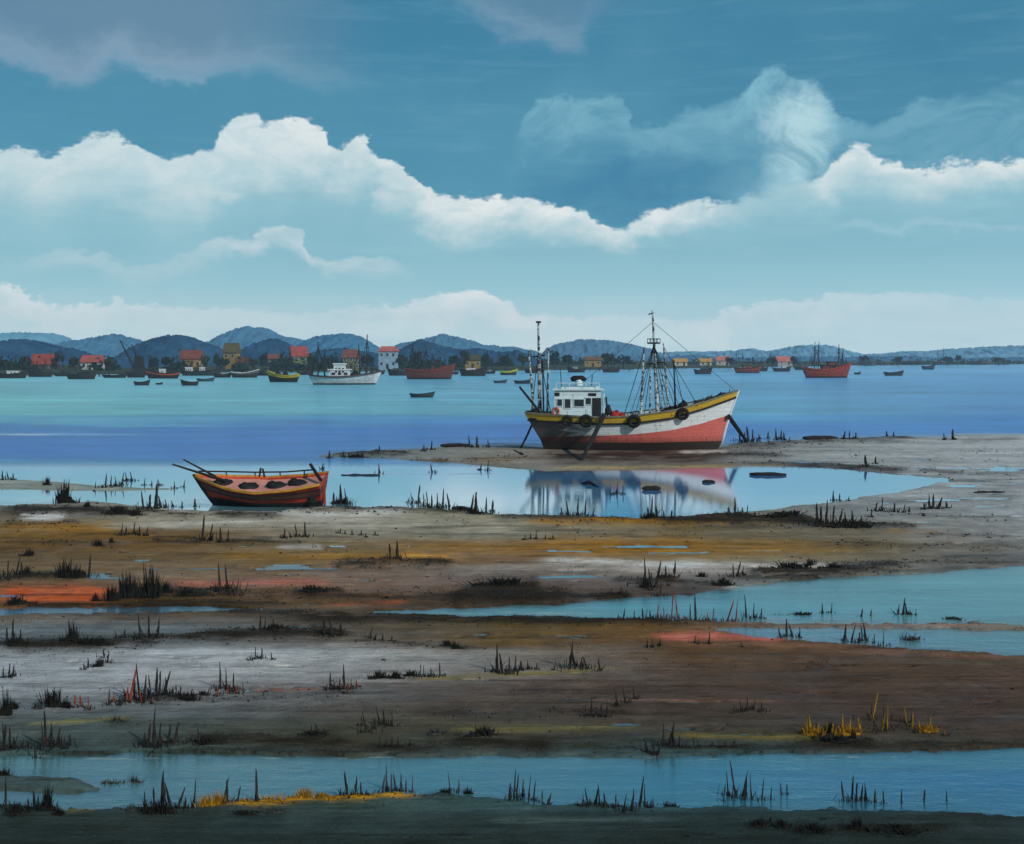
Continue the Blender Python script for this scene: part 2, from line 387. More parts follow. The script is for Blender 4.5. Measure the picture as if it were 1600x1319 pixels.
# streaks: x0, x1, y0, y1(row at right end), half height, colour, strength, relief in metres per metre of distance
ST = [
 (0,215,800,800,6,DK,.8,2),(0,130,821,818,5,DK,.7,1),(28,105,811,808,5,WH,.8,0),(330,450,804,803,6,DK,.85,1),(430,650,797,797,4,DK,.75,1.5),  # dark streak below the rowing boat is its shadow, painted into the mud
 (235,320,842,847,4,DK,.7,1),(350,480,847,849,4,DK,.6,1),(520,722,883,880,5,DK,.85,3),(0,142,908,900,5,DK,.8,3),(170,380,934,930,9,DK,.85,3),
 (455,545,930,926,5,DK,.8,3),(690,900,938,934,10,DK,.9,4),(730,850,924,922,9,DK,.75,3),(880,990,934,933,4,DK,.8,2),(990,1060,912,905,4,DK,.8,2),(1160,1420,900,888,8,DK,.8,2.5),
 (1300,1600,884,880,4,(80,78,78),.6,1),(1075,1275,810,815,6,DK,.85,3),(1265,1440,823,823,4,DK,.8,2),(890,1085,813,814,4,DK,.8,2),(770,900,808,812,4,DK,.6,1),
 (340,570,958,966,5,DK,.8,2),(560,760,966,964,4,DK,.7,1.5),(740,1010,968,973,5,DK,.85,2),(0,195,1012,1004,8,DK,.8,2),(180,300,1001,998,4,DK,.6,1.5),
 (280,545,996,988,5,DK,.85,2.5),(235,312,1096,1090,4,DK,.7,2),(290,560,1158,1164,7,DK,.8,2),(560,700,1170,1172,4,DK,.6,1),(695,870,1163,1168,8,DK,.8,2),
 (860,1010,1168,1172,5,(50,56,50),.6,1),(1240,1375,1160,1164,6,DK,.8,2.5),(130,400,1180,1186,3,DK,.6,1),(1230,1500,1300,1297,7,(28,34,34),.8,2),(655,750,1243,1241,4,DK,.6,2),
 (1100,1235,711,714,4,DK,.65,1),(1225,1445,691,685,3,DK,.7,1.5),(1235,1420,724,738,4,DK,.6,1),(498,650,713,708,3,DK,.7,1.5),(610,850,724,716,4,BR,.7,1),
 (845,1145,712,708,10,(50,40,38),.85,0),(1135,1250,696,694,5,(70,68,68),.7,1),(850,1240,733,729,3,(165,140,90),.6,0),(1245,1290,740,742,3,DK,.6,0),  # dark brown band under the large boat: painted hull shade along with wet mud
 (1500,1600,690,685,3,(110,112,112),.6,0),(1400,1600,775,770,4,(120,122,122),.4,0),
 (246,345,793,796,4,WH,.95,0),(345,430,799,800,2,WH,.6,0),(1060,1140,706,707,2,WH,.6,0),(810,1150,816,817,5,OC,.75,0),(620,730,869,871,4,(210,150,70),.7,0),(840,1110,848,851,8,OC,.7,0),(700,1330,864,862,6,OC,.45,0),(0,190,826,824,7,OC,.6,0),
 (340,620,869,872,4,OC,.5,0),(600,760,856,856,4,OC,.3,0),(1380,1470,832,833,3,OC,.4,0),
 (840,1110,878,884,5,WH,.6,0),(1040,1320,880,886,5,WH,.35,0),(420,640,804,803,5,WH,.5,0),(150,430,824,815,4,WH,.3,0),(430,510,856,856,3,WH,.4,0),(1130,1260,922,918,5,WH,.25,0),
 (0,180,926,924,5,OR_,.85,0),(0,178,938,934,6,OR_,.8,0),(0,120,931,931,2,DK,.5,0),(1020,1240,994,999,5,PK,.85,0),(240,520,914,912,5,PK,.4,0),(500,640,948,944,3,(170,84,60),.45,0),(1190,1240,969,967,3,OR_,.7,0),
 (1245,1340,965,962,2,OR_,.5,0),(1100,1600,974,978,2,(170,120,100),.45,0),(1150,1600,1008,1030,5,(130,92,72),.5,0),
 (390,560,1082,1074,2,(160,84,60),.6,0),(640,960,1064,1046,3,(130,120,60),.6,0),(40,210,1134,1124,3,(140,132,70),.5,0),(700,1010,1143,1141,5,(110,104,62),.5,0),(900,1240,1095,1098,2,(140,110,96),.4,0),
 (1040,1330,1150,1158,4,(120,108,50),.55,0),(320,660,1258,1244,5,YE,.85,1),(100,150,1268,1266,4,(120,110,60),.6,0),(760,1050,1285,1283,4,(80,98,98),.4,0),
 (850,1060,906,908,4,(120,112,106),.4,0),(0,140,1018,1022,4,GY,.3,0),(0,600,1100,1092,8,(112,116,118),.3,0),(0,400,975,972,6,(110,112,110),.35,0),
 (1060,1180,904,915,6,(128,132,132),.4,0),
 (0,330,796,806,5,DK,.75,1.5),(480,640,788,794,4,DK,.8,1),(640,1010,797,812,4,DK,.8,1.5),(1010,1300,812,818,6,DK,.85,2),(0,200,848,852,3,DK,.4,1),(360,900,930,938,6,DK,.55,1.5),
 (190,460,942,946,4,DK,.6,1),(0,420,946,950,3,DK,.6,1),(420,1130,970,975,4,DK,.75,2),(540,760,1004,1016,3,DK,.5,1),(0,260,1014,1006,7,DK,.7,1.5),(240,560,1001,992,5,DK,.75,2),
 (260,700,1176,1178,4,DK,.6,1.5),(0,300,1180,1178,3,DK,.5,1),(1000,1600,1172,1166,4,DK,.6,1.5),(1150,1600,722,745,3,DK,.55,1),(1350,1600,786,782,2,(100,100,98),.5,0),(1400,1600,806,812,3,(96,94,90),.5,1),
 (1440,1600,836,842,3,(84,80,76),.5,1),(1280,1600,852,858,4,(80,74,66),.45,1),(950,1130,907,915,4,DK,.55,1),(200,560,1098,1090,4,DK,.35,1),(640,860,1118,1122,5,DK,.4,1),(840,990,1112,1116,3,DK,.45,1),
]
def shore(px):
    return np.interp(px, [-400,0,80,150,250,340,420,510,640,780,900,1000,1100,1200,1300,1400,1480,1500,3000], [790,789,787,783,793,799,800,791,794,804,808,812,807,797,784,768,752,600,600])
def strip(px, py, pts, soft):
    xs = [p[0] for p in pts]; t = np.interp(px, xs, [p[1] for p in pts]); b = np.interp(px, xs, [p[2] for p in pts])
    ends = np.where((px < xs[0] - 1) | (px > xs[-1] + 1), -50.0, 50.0)
    if xs[0] <= 0: ends = np.where(px < 0, 50.0, ends)
    if xs[-1] >= 1600: ends = np.where(px > 1600, 50.0, ends)
    return np.minimum(np.minimum(py - t, b - py), ends)
def survey(px, py):
    """signed land measure in rows (+ land, - water), ground colour, relief for ground points given as photo column and row"""
    Y = CH * F / (py - HY); X = (px - CX) / F * Y
    wob = 1 + 0 * px
    sc = np.clip((py - 640) / 300, 0.35, 1.3)
    n = fbm(px / 95, py / 14, 3, 5) * 5 * sc + fbm(px / 22, py / 5, 8, 4) * 2.4 * sc
    n = n + fbm(px / 30, py / 1.9, 12, 3) * 2.6 * sc * sst(fbm(px / 160, py / 40, 14, 2), -.35, .25)
    q = py + n * 0.9
    land = q - shore(px + n * 4)
    barA = strip(px, q, [(500,712,715),(600,704,717),(700,698,723),(800,695,733),(850,699,737),(1000,698,735),(1130,697,732),(1160,692,730),(1240,688,729),(1330,685,734),(1400,683,742),(1480,682,749),(1501,681,752),(1700,680,900)], 2)
    land = np.maximum(land, barA)
    land = np.where(px > 1500, np.minimum(np.maximum(land, q - 681), 60), land)
    left = strip(px, q, [(-300,747,766),(0,747,766),(80,752,768),(160,758,768),(275,764,767)], 1)
    land = np.maximum(land, left * 0.8)
    land = np.where(px < -300, np.maximum(land, q - 747), land)
    W = [
     [(-400,950,961),(0,950,962),(150,950,959),(300,948,955),(410,950,951.5)],
     [(585,956,957),(700,951,961),(760,949,964),(900,941,965),(990,934,969),(1080,930,971),(1180,915,972),(1300,902,974),(1450,896,974),(1600,884,974),(1900,884,974)],
     [(1120,985,986),(1200,980,999),(1350,981,1008),(1500,984,1018),(1600,984,1024),(1900,984,1024)],
     [(-400,1181,1212),(0,1182,1214),(110,1182,1217),(175,1181,1240),(176,1181,1262),(300,1180,1264),(420,1180,1254),(560,1182,1243),(700,1182,1241),(760,1182,1246),(850,1183,1256),(1000,1184,1262),(1300,1177,1264),(1500,1171,1270),(1600,1169,1276),(1900,1169,1276)],
     [(-400,1236,1256),(0,1236,1256),(100,1238,1266),(176,1236,1264)],
    ]
    for k, pts in enumerate(W): land = np.minimum(land, -strip(px, q, pts, 1) * 1.0)
    # scattered shallow puddles on the flat
    pud = fbm(px / 150, py / 7.0, 21, 5); zone = sst(py, 826, 850) * (1 - sst(py, 1150, 1172)) + sst(py, 1270, 1285)
    land = np.where(zone > .02, np.minimum(land, 30 * (.47 + .09 * sst(py, 960, 1000) + .5 * (1 - zone) - pud)), land)
    pud2 = fbm(px / 120, py / 4.0, 23, 4); z2 = (px > 1120) * sst(py, 690, 700) * (1 - sst(py, 815, 830)); land = np.where(z2 > 0, np.minimum(land, 26 * (.42 + .6 * (1 - z2) - pud2)), land)
    col = lookup(GX, GR, px + fbm(px / 120, py / 20, 5, 3) * 60, py + n * 1.1)
    rel = np.zeros_like(px)
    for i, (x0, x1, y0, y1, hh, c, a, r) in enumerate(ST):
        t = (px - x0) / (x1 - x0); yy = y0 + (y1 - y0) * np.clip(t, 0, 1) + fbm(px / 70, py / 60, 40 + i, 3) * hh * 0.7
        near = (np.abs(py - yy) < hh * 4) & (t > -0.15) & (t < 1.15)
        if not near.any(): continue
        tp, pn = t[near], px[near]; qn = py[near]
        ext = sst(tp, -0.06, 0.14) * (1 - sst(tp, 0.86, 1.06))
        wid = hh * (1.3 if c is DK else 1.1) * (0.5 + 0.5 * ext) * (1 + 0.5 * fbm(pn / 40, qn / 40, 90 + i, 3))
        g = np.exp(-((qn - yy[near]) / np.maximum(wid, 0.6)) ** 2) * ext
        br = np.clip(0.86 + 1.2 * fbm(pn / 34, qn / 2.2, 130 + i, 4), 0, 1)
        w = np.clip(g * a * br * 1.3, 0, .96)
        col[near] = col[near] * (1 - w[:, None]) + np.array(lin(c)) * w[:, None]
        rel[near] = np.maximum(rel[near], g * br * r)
    # general streakiness of wet mud
    dk = sst(fbm(px / 170, py / 5.0, 55, 5), .22, .52) * sst(fbm(px / 260, py / 40, 57, 3), -.2, .3) * .5
    col = col * (1 - dk[..., None]) + np.array([.022, .018, .015]) * dk[..., None]
    lt = sst(fbm(px / 110, py / 2.2, 58, 4), .32, .62) * .22
    col = col * (1 + lt[..., None])
    k = 1 + 0.42 * fbm(px / 130, py / 3.0, 61, 5) + 0.22 * fbm(X * 2.2, Y * 1.2, 71, 5)
    col = col * k[..., None]
    return land, col, rel, X, Y

def axis_x():
    a = np.arange(-80, 1681, 2.6); b = np.array([-6000, -3500, -2000, -1200, -800, -560, -420, -320, -250, -200, -160, -120]); return np.concatenate([b, a, 1600 - b[::-1]])
def sheet(name, px, py, Z, cols, mat, extra=None):
    nr, nc = px.shape
    Y = CH * F / (py - HY); X = (px - CX) / F * Y
    me = bpy.data.meshes.new(name)
    co = np.stack([X, Y, Z], -1).reshape(-1, 3).astype(np.float32)
    idx = np.arange(nr * nc).reshape(nr, nc)
    q = np.stack([idx[:-1, :-1], idx[:-1, 1:], idx[1:, 1:], idx[1:, :-1]], -1).reshape(-1, 4)
    if (Y[1, 0] < Y[0, 0]): q = q[:, ::-1]
    me.vertices.add(len(co)); me.vertices.foreach_set('co', co.ravel())
    me.loops.add(q.size); me.loops.foreach_set('vertex_index', q.ravel().astype(np.int32))
    me.polygons.add(len(q)); me.polygons.foreach_set('loop_start', np.arange(0, q.size, 4, dtype=np.int32)); me.polygons.foreach_set('loop_total', np.full(len(q), 4, np.int32))
    me.update(); me.validate()
    a = me.color_attributes.new('tone', 'FLOAT_COLOR', 'POINT')
    al = np.ones((len(co), 4), np.float32); al[:, :3] = cols.reshape(-1, 3)
    if extra is not None: al[:, 3] = extra.ravel()
    a.data.foreach_set('color', al.ravel())
    me.polygons.foreach_set('use_smooth', np.ones(len(q), bool))
    me.materials.append(mat); me.update()
    o = bpy.data.objects.new(name, me); COL.objects.link(o); o['kind'] = 'structure'
    return o

def mud_material():
    m = bpy.data.materials.new('wet_mud'); m.use_nodes = True; T = NT(m.node_tree); b = T.n['Principled BSDF']
    at = T.new('ShaderNodeAttribute', attribute_name='tone')
    pos = T.new('ShaderNodeNewGeometry').outputs['Position']
    n1 = T.noise(pos, 1.6, 8, 0.65, 0.3); n2 = T.noise(T.vmul(pos, (0.6, 1.6, 1)), 5.5, 8, 0.7); n3 = T.noise(pos, 28, 5, 0.7)
    k = T.math('SUBTRACT', T.math('ADD', T.math('ADD', T.math('MULTIPLY', n1, 0.9), T.math('MULTIPLY', n2, 1.1)), T.math('MULTIPLY', n3, 1.0)), 0.5)
    k = T.math('ADD', k, 0.02)
    mul = T.mix(1.0, at.outputs['Color'], T.comb(k, k, k), 'MULTIPLY')
    wet = T.sstep(T.noise(T.vmul(pos, (0.5, 1, 1)), 0.9, 5, 0.6, 0.5), 0.42, 0.66)
    T.put(b.inputs['Base Color'], mul)
    T.put(b.inputs['Roughness'], T.math('SUBTRACT', 0.85, T.math('MULTIPLY', wet, 0.4)))
    b.inputs['Specular IOR Level'].default_value = 0.12
    bp = T.new('ShaderNodeBump'); bp.inputs['Strength'].default_value = 0.9; bp.inputs['Distance'].default_value = 0.08
    T.put(bp.inputs['Height'], T.math('ADD', T.math('ADD', n2, T.math('MULTIPLY', n3, 0.35)), T.math('MULTIPLY', n1, 0.8)))
    T.l.new(bp.outputs[0], b.inputs['Normal'])
    return m
def water_material():
    m = bpy.data.materials.new('tidal_water'); m.use_nodes = True; T = NT(m.node_tree); T.n.remove(T.n['Principled BSDF'])
    out = T.n['Material Output']
    at = T.new('ShaderNodeAttribute', attribute_name='tone')
    pos = T.new('ShaderNodeNewGeometry').outputs['Position']
    st = T.noise(T.vmul(pos, (0.035, 0.16, 1)), 1.0, 6, 0.6, 0.3)
    st2 = T.noise(T.vmul(pos, (0.25, 0.9, 1)), 1.0, 6, 0.65, 0.2)
    k = T.math('ADD', 0.62, T.math('ADD', T.math('MULTIPLY', st, 0.5), T.math('MULTIPLY', st2, 0.26)))
    colr = T.mix(1.0, at.outputs['Color'], T.comb(k, k, k), 'MULTIPLY')
    h = T.math('ADD', T.noise(T.vmul(pos, (1.1, 2.6, 1)), 1.5, 5, 0.6, 0.2), T.math('MULTIPLY', T.noise(T.vmul(pos, (1.6, 3.5, 1)), 7, 4, 0.6), 0.25))
    calm = at.outputs['Alpha']
    bp = T.new('ShaderNodeBump'); bp.inputs['Distance'].default_value = 0.06
    T.put(bp.inputs['Strength'], T.math('SUBTRACT', 0.5, T.math('MULTIPLY', calm, 0.475)))
    T.put(bp.inputs['Height'], h)
    d = T.new('ShaderNodeBsdfDiffuse'); T.put(d.inputs[0], colr)
    g = T.new('ShaderNodeBsdfGlossy'); g.inputs[0].default_value = (0.92, 0.96, 1.0, 1); T.put(g.inputs[1], T.math('SUBTRACT', 0.16, T.math('MULTIPLY', calm, 0.13)))
    T.l.new(bp.outputs[0], g.inputs['Normal'])
    mx = T.new('ShaderNodeMixShader'); T.put(mx.inputs[0], T.math('ADD', 0.21, T.math('MULTIPLY', calm, 0.55)))
    T.l.new(d.outputs[0], mx.inputs[1]); T.l.new(g.outputs[0], mx.inputs[2]); T.l.new(mx.outputs[0], out.inputs[0])
    return m

ALB = 1 / 0.80
XS = axis_x()
rows = np.concatenate([np.arange(676, 1335, 1.25), np.array([1345, 1360, 1380, 1410, 1450, 1500, 1580, 1700, 1900, 2300])])
PX, PY = np.meshgrid(XS, rows)
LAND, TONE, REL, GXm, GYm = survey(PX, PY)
m_ = sst(LAND, -2.2, 1.6)
lump = fbm(GXm * 1.1, GYm * 0.6, 200, 5) * 0.5 + fbm(GXm * 4, GYm * 3, 210, 4) * 0.22
Zg = -0.22 + m_ * (0.245 + 0.0011 * GYm * REL + (0.012 + 0.0006 * GYm) * lump)
# sink toward the far edge of the sheet so that it ends under water
fade = sst(PY, 676, 680); Zg = Zg * fade - 0.3 * (1 - fade)
wet_edge = np.exp(-np.maximum(LAND, 0) / 3.0) * 0.35
MUD = mud_material(); WATER = water_material()
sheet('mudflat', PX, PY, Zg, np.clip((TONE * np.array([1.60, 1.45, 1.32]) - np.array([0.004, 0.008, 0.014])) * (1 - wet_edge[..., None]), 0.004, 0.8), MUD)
def ground_z(px, py):
    i = np.clip(np.searchsorted(rows, py), 1, len(rows) - 1); j = np.clip(np.searchsorted(XS, px), 1, len(XS) - 1)
    return float(max(Zg[i - 1:i + 1, j - 1:j + 1].max(), 0.0))
def ground_h(px, py):
    i = np.clip(np.searchsorted(rows, py), 1, len(rows) - 1); j = np.clip(np.searchsorted(XS, px), 1, len(XS) - 1)
    return float(Zg[i - 1:i + 1, j - 1:j + 1].mean())
# water: one sheet to the horizon
wrow = np.concatenate([np.array([560.9, 561.2, 561.7, 562.5, 564, 566]), np.arange(568, 676, 1.5), np.arange(676, 1300, 1.6), np.array([1320, 1360, 1500, 2000])])
wxs = np.concatenate([np.array([-6000, -3500, -2000, -1200, -800, -560, -400, -300, -220, -160, -120]), np.arange(-80, 1681, 5.0), 1600 - np.array([-6000, -3500, -2000, -1200, -800, -560, -400, -300, -220, -160, -120])[::-1]])
PXw, PYw = np.meshgrid(wxs, wrow)
LW, TW, RW, Xw, Yw = survey(PXw, np.maximum(PYw, 600))
nn = fbm(PXw / 220, PYw / 9, 300, 4) * 9 + fbm(PXw / 60, PYw / 3, 310, 3) * 3
WC = lookup(WX, WR, PXw + nn * 10, PYw + nn * 0.9)
shal = np.exp(np.minimum(LW, 0) / np.where(PYw > 860, 6.0, 3.0)) * (PYw > 676) * 0.75
WC = WC * (1 - shal[..., None]) + TW * 0.9 * shal[..., None]
# glint lines painted into the water colour, plus foam by the rowing boat
WC = WC * (1 + 0.30 * fbm(PXw / 240, PYw / 5, 340, 5) + .14 * fbm(PXw / 70, PYw / 2.0, 341, 4))[..., None]
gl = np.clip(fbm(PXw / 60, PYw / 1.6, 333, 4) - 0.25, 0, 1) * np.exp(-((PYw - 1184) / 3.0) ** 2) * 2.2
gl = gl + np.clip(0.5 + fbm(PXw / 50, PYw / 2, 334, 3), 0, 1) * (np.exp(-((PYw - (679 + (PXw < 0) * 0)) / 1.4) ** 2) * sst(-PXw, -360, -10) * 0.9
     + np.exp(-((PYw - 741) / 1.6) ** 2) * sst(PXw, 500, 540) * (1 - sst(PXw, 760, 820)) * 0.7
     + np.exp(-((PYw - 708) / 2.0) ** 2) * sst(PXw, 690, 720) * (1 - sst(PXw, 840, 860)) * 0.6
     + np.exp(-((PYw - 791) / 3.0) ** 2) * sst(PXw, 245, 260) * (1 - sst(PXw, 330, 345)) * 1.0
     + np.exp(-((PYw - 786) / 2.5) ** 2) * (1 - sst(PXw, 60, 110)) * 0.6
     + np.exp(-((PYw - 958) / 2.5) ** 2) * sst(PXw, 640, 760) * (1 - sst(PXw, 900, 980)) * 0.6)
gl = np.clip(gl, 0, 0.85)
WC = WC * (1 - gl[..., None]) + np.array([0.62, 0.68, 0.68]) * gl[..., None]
calm = 0.10 + 0.9 * sst(PYw, 716, 736) - 0.62 * sst(PYw, 830, 900); calm = calm * (1 - gl)
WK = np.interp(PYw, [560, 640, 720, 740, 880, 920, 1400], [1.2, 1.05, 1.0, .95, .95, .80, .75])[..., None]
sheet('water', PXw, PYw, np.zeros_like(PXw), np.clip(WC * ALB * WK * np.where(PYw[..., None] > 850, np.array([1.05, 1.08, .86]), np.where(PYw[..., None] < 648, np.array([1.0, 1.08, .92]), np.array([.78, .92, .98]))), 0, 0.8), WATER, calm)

# ------------------------------------------------------------------ far shore, wooded hills
def far_ground():
    """low bank of land that runs along the far side of the water"""
    xs = np.arange(-900, 2500, 8.0)
    sh = np.interp(xs, [-900, 0, 260, 430, 620, 800, 1040, 1200, 1340, 1600, 2500], [590, 586.5, 584, 580.5, 579.5, 579, 576.5, 573.5, 571.5, 569.3, 568])
    sh = sh + fbm(xs / 60, xs * 0, 400, 4) * 0.8
    Y0 = CH * F / (sh - HY)
    d = np.array([-12, 0, 6, 20, 60, 160, 400, 900, 1800, 3200.]); z = np.array([-0.5, 0.15, 0.7, 1.2, 1.6, 2.2, 2.6, 2.8, 2.6, 2.2])
    Y = Y0[None, :] + d[:, None]; X = (xs[None, :] - CX) / F * Y
    Z = z[:, None] + fbm(X / 9, Y / 9, 410, 4) * 0.4 * (d[:, None] > 0)
    mb = MB(); mb.grid(np.stack([X, Y, Z], -1).tolist())
    m = paint('shore_scrub', (62, 70, 52), 0.9, 0.4, 0.06, (28, 34, 26), 0.6, 0.3, 0.1, bscale=0.6)
    o = mb.build('far_shore', m, smooth=True); o['kind'] = 'structure'
far_ground()

def wood_mat(name, c1, c2, s):
    m = bpy.data.materials.new(name); m.use_nodes = True; T = NT(m.node_tree); b = T.n['Principled BSDF']
    pos = T.new('ShaderNodeNewGeometry').outputs['Position']
    n = T.math('ADD', T.math('MULTIPLY', T.noise(pos, s, 6, 0.7), 0.6), T.math('MULTIPLY', T.noise(pos, s * 7, 4, 0.6), 0.4))
    T.put(b.inputs['Base Color'], T.mix(T.sstep(n, 0.38, 0.62), lin4(c1), lin4(c2))); b.inputs['Roughness'].default_value = 1; b.inputs['Specular IOR Level'].default_value = 0.05
    return m
HILLM = [wood_mat('near_woods', (30, 66, 96), (44, 86, 116), 0.02), wood_mat('middle_woods', (56, 108, 142), (70, 124, 154), 0.015), wood_mat('distant_woods', (92, 148, 176), (104, 160, 184), 0.01)]  # bluish tint of distance haze painted into the foliage colours, paler farther off
def hill(pts, Y, depth, mi, seed, crown=1.0, name='wooded_hill'):
    """ridge given by its skyline, with real depth, covered by a canopy of tree crowns"""
    x0, x1 = pts[0][0], pts[-1][0]
    step = 1.3; xs = np.arange(x0, x1 + step, step)
    top = np.interp(xs, [p[0] for p in pts], [p[1] for p in pts])
    top = top + fbm(xs / 26, xs * 0 + seed, seed, 4) * 4.5 * (0.45 + 0.55 * (Y < 1600)) + 1.0; k = np.hanning(7); k /= k.sum(); top = np.convolve(np.pad(top, 3, mode='edge'), k, 'valid')
    H = CH + (HY - top) / F * Y
    t = np.linspace(0, 1, 44)
    dd = (t - 0.5) * depth + Y
    prof = np.sin(np.pi * t) ** 0.75
    X = (xs[None, :] - CX) / F * Y + 0 * dd[:, None]; YY = dd[:, None] + 0 * X
    sz = 7.5 * Y / 900 * crown
    bumps = np.abs(fbm(X / sz, YY / sz, seed, 3)); bumps2 = fbm(X / (sz * 5), YY / (sz * 5), seed + 9, 4)
    amp = 3.4 * Y / 1000 * crown
    Z = H[None, :] * prof[:, None] * (1 + 0.10 * bumps2 * (1 - prof[:, None])) + (0.5 - bumps * 2.2) * amp * np.clip(prof[:, None] * 2, 0, 1) + 0.4
    Z = np.where((t[:, None] <= 0) | (t[:, None] >= 1), -1.0, Z)
    e = np.minimum(np.minimum(xs - x0, x1 - xs) / 14.0, 1); Z = Z * np.sqrt(np.clip(e, 0, 1))[None, :] - (e[None, :] < 0.05) * 1.0
    mb = MB(); mb.grid(np.stack([X, YY, Z], -1).tolist()); o = mb.build(name, HILLM[mi], smooth=True); o['kind'] = 'structure'
    return o
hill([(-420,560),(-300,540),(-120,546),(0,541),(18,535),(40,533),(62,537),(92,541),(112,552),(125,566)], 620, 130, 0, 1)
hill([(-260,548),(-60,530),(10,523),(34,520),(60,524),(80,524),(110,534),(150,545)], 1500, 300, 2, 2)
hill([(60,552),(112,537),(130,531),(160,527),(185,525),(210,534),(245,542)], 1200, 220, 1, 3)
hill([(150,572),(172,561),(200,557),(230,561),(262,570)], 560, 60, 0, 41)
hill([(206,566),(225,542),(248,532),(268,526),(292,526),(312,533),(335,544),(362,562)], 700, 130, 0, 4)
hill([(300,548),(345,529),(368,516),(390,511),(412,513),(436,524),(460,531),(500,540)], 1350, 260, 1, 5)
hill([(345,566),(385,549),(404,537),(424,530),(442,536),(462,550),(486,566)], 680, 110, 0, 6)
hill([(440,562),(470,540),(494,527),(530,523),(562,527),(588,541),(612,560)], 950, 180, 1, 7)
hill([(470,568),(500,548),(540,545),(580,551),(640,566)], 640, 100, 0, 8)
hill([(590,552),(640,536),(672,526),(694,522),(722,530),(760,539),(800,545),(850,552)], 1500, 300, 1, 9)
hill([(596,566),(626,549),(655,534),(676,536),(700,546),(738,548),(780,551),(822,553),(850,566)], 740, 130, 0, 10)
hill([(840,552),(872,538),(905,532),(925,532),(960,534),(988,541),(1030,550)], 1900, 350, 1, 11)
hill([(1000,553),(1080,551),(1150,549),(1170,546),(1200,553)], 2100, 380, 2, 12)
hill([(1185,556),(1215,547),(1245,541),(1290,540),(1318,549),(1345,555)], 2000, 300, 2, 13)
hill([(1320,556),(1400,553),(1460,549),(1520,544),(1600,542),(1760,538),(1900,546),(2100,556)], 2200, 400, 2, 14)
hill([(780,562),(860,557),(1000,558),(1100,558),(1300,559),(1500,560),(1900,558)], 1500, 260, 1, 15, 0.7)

# ------------------------------------------------------------------ air
def haze():
    mb = MB(); mb.box((0, 1300, 53.5), (5200, 2900, 113)); 
    m = bpy.data.materials.new('sea_haze'); m.use_nodes = True; T = NT(m.node_tree); T.n.remove(T.n['Principled BSDF'])
    v = T.new('ShaderNodeVolumePrincipled'); v.inputs['Color'].default_value = (0.72, 0.90, 1.0, 1); v.inputs['Density'].default_value = 0.00016; v.inputs['Anisotropy'].default_value = 0.0
    T.l.new(v.outputs[0], T.n['Material Output'].inputs['Volume'])
    o = mb.build('haze', m); o['kind'] = 'stuff'
haze()

# ------------------------------------------------------------------ houses on the far shore
GLASSD = paint('dark_window_glass', (26, 32, 38), 0.15, 0.2, 1, spec=0.6)
def house(px, pbase, wpx, roof_y, ridge_y, Y, wall, roof, label, nwin=3, yaw=0.0, hip=False, door=True, chimney=False):
    c = P(px, pbase, Y); k = Y / F; W = wpx * k; D = W * 0.62; z0 = 1.2
    H = CH + (HY - roof_y) * k - z0; R = CH + (HY - ridge_y) * k - z0
    r = empty('house', (c.x, Y, z0), math.radians(yaw), label, 'house', 'houses along the far shore')
    wm = paint('house_wall_%d_%d_%d' % wall, wall, 0.8, 0.2, 0.5); rm = paint('roof_tile_%d_%d_%d' % roof, roof, 0.8, 0.3, 0.6, (70, 40, 34), 0.4)
    mb = MB(); mb.box((0, 0, H / 2 - 1), (W, D, H + 2)); 
    i = len(mb.v); mb.v += [(-W/2, -D/2, H), (-W/2, D/2, H), (-W/2, 0, R - .15), (W/2, -D/2, H), (W/2, D/2, H), (W/2, 0, R - .15)]
    if not hip: mb.f += [(i, i+2, i+1), (i+3, i+4, i+5)]; mb.m += [0, 0]
    mb.build('wall', wm, r)
    mb = MB(); o_ = 0.5; hx = W/2 + o_; hy = D/2 + o_; rx = hx * (0.72 if hip else 1)
    A = [(-hx,-hy,H-.15),(hx,-hy,H-.15),(hx,hy,H-.15),(-hx,hy,H-.15)]; Bz = [(-rx,0,R),(rx,0,R)]
    mb.quad(A[0],A[1],Bz[1],Bz[0]); mb.quad(A[2],A[3],Bz[0],Bz[1])
    lo = lambda p: (p[0],p[1],p[2]-.25)
    mb.quad(lo(A[0]),lo(A[1]),lo(A[2]),lo(A[3])); mb.quad(A[0],lo(A[0]),lo(A[1]),A[1]); mb.quad(A[2],lo(A[2]),lo(A[3]),A[3])
    mb.quad(A[1],lo(A[1]),lo(A[2]),A[2]); mb.quad(A[3],lo(A[3]),lo(A[0]),A[0])
    i = len(mb.v); mb.v += [A[1],A[2],Bz[1],A[3],A[0],Bz[0]]; mb.f += [(i,i+1,i+2),(i+3,i+4,i+5)]; mb.m += [0,0]
    ro = mb.build('roof', rm, r)
    if chimney: MB().box((W*0.25, D*0.1, R + 0.3), (0.9, 0.7, 2.0)).build('chimney', wm, ro)
    nst = 2 if H > 5 else 1; hs = H / nst
    first = None
    for st in range(nst):
        for w in range(nwin):
            x = -W/2 + W * (w + 0.5) / nwin; zc = hs * (st + 0.55)
            if st == 0 and door and w == nwin // 2:
                MB().box((x, -D/2 - .03, 1.1), (1.2, .12, 2.2)).build('door', paint('dark_door', (48, 40, 36), .6), r); continue
            fo = MB().box((x, -D/2 - .03, zc), (1.3, .12, min(1.6, hs * .5))).build('window', paint('window_frame_white', (190, 190, 184), .6), r)
            MB().box((x, -D/2 - .10, zc), (1.05, .04, min(1.35, hs * .42))).build('pane', GLASSD, fo)
    return r
RED, PINK, BRN, OCH = (140, 60, 50), (180, 96, 88), (96, 58, 48), (160, 126, 60)
house(70, 588, 34, 568, 553, 470, (70, 72, 60), RED, 'dark walled house with a broad brick red roof, leftmost on the far shore', 3, 8, chimney=True)
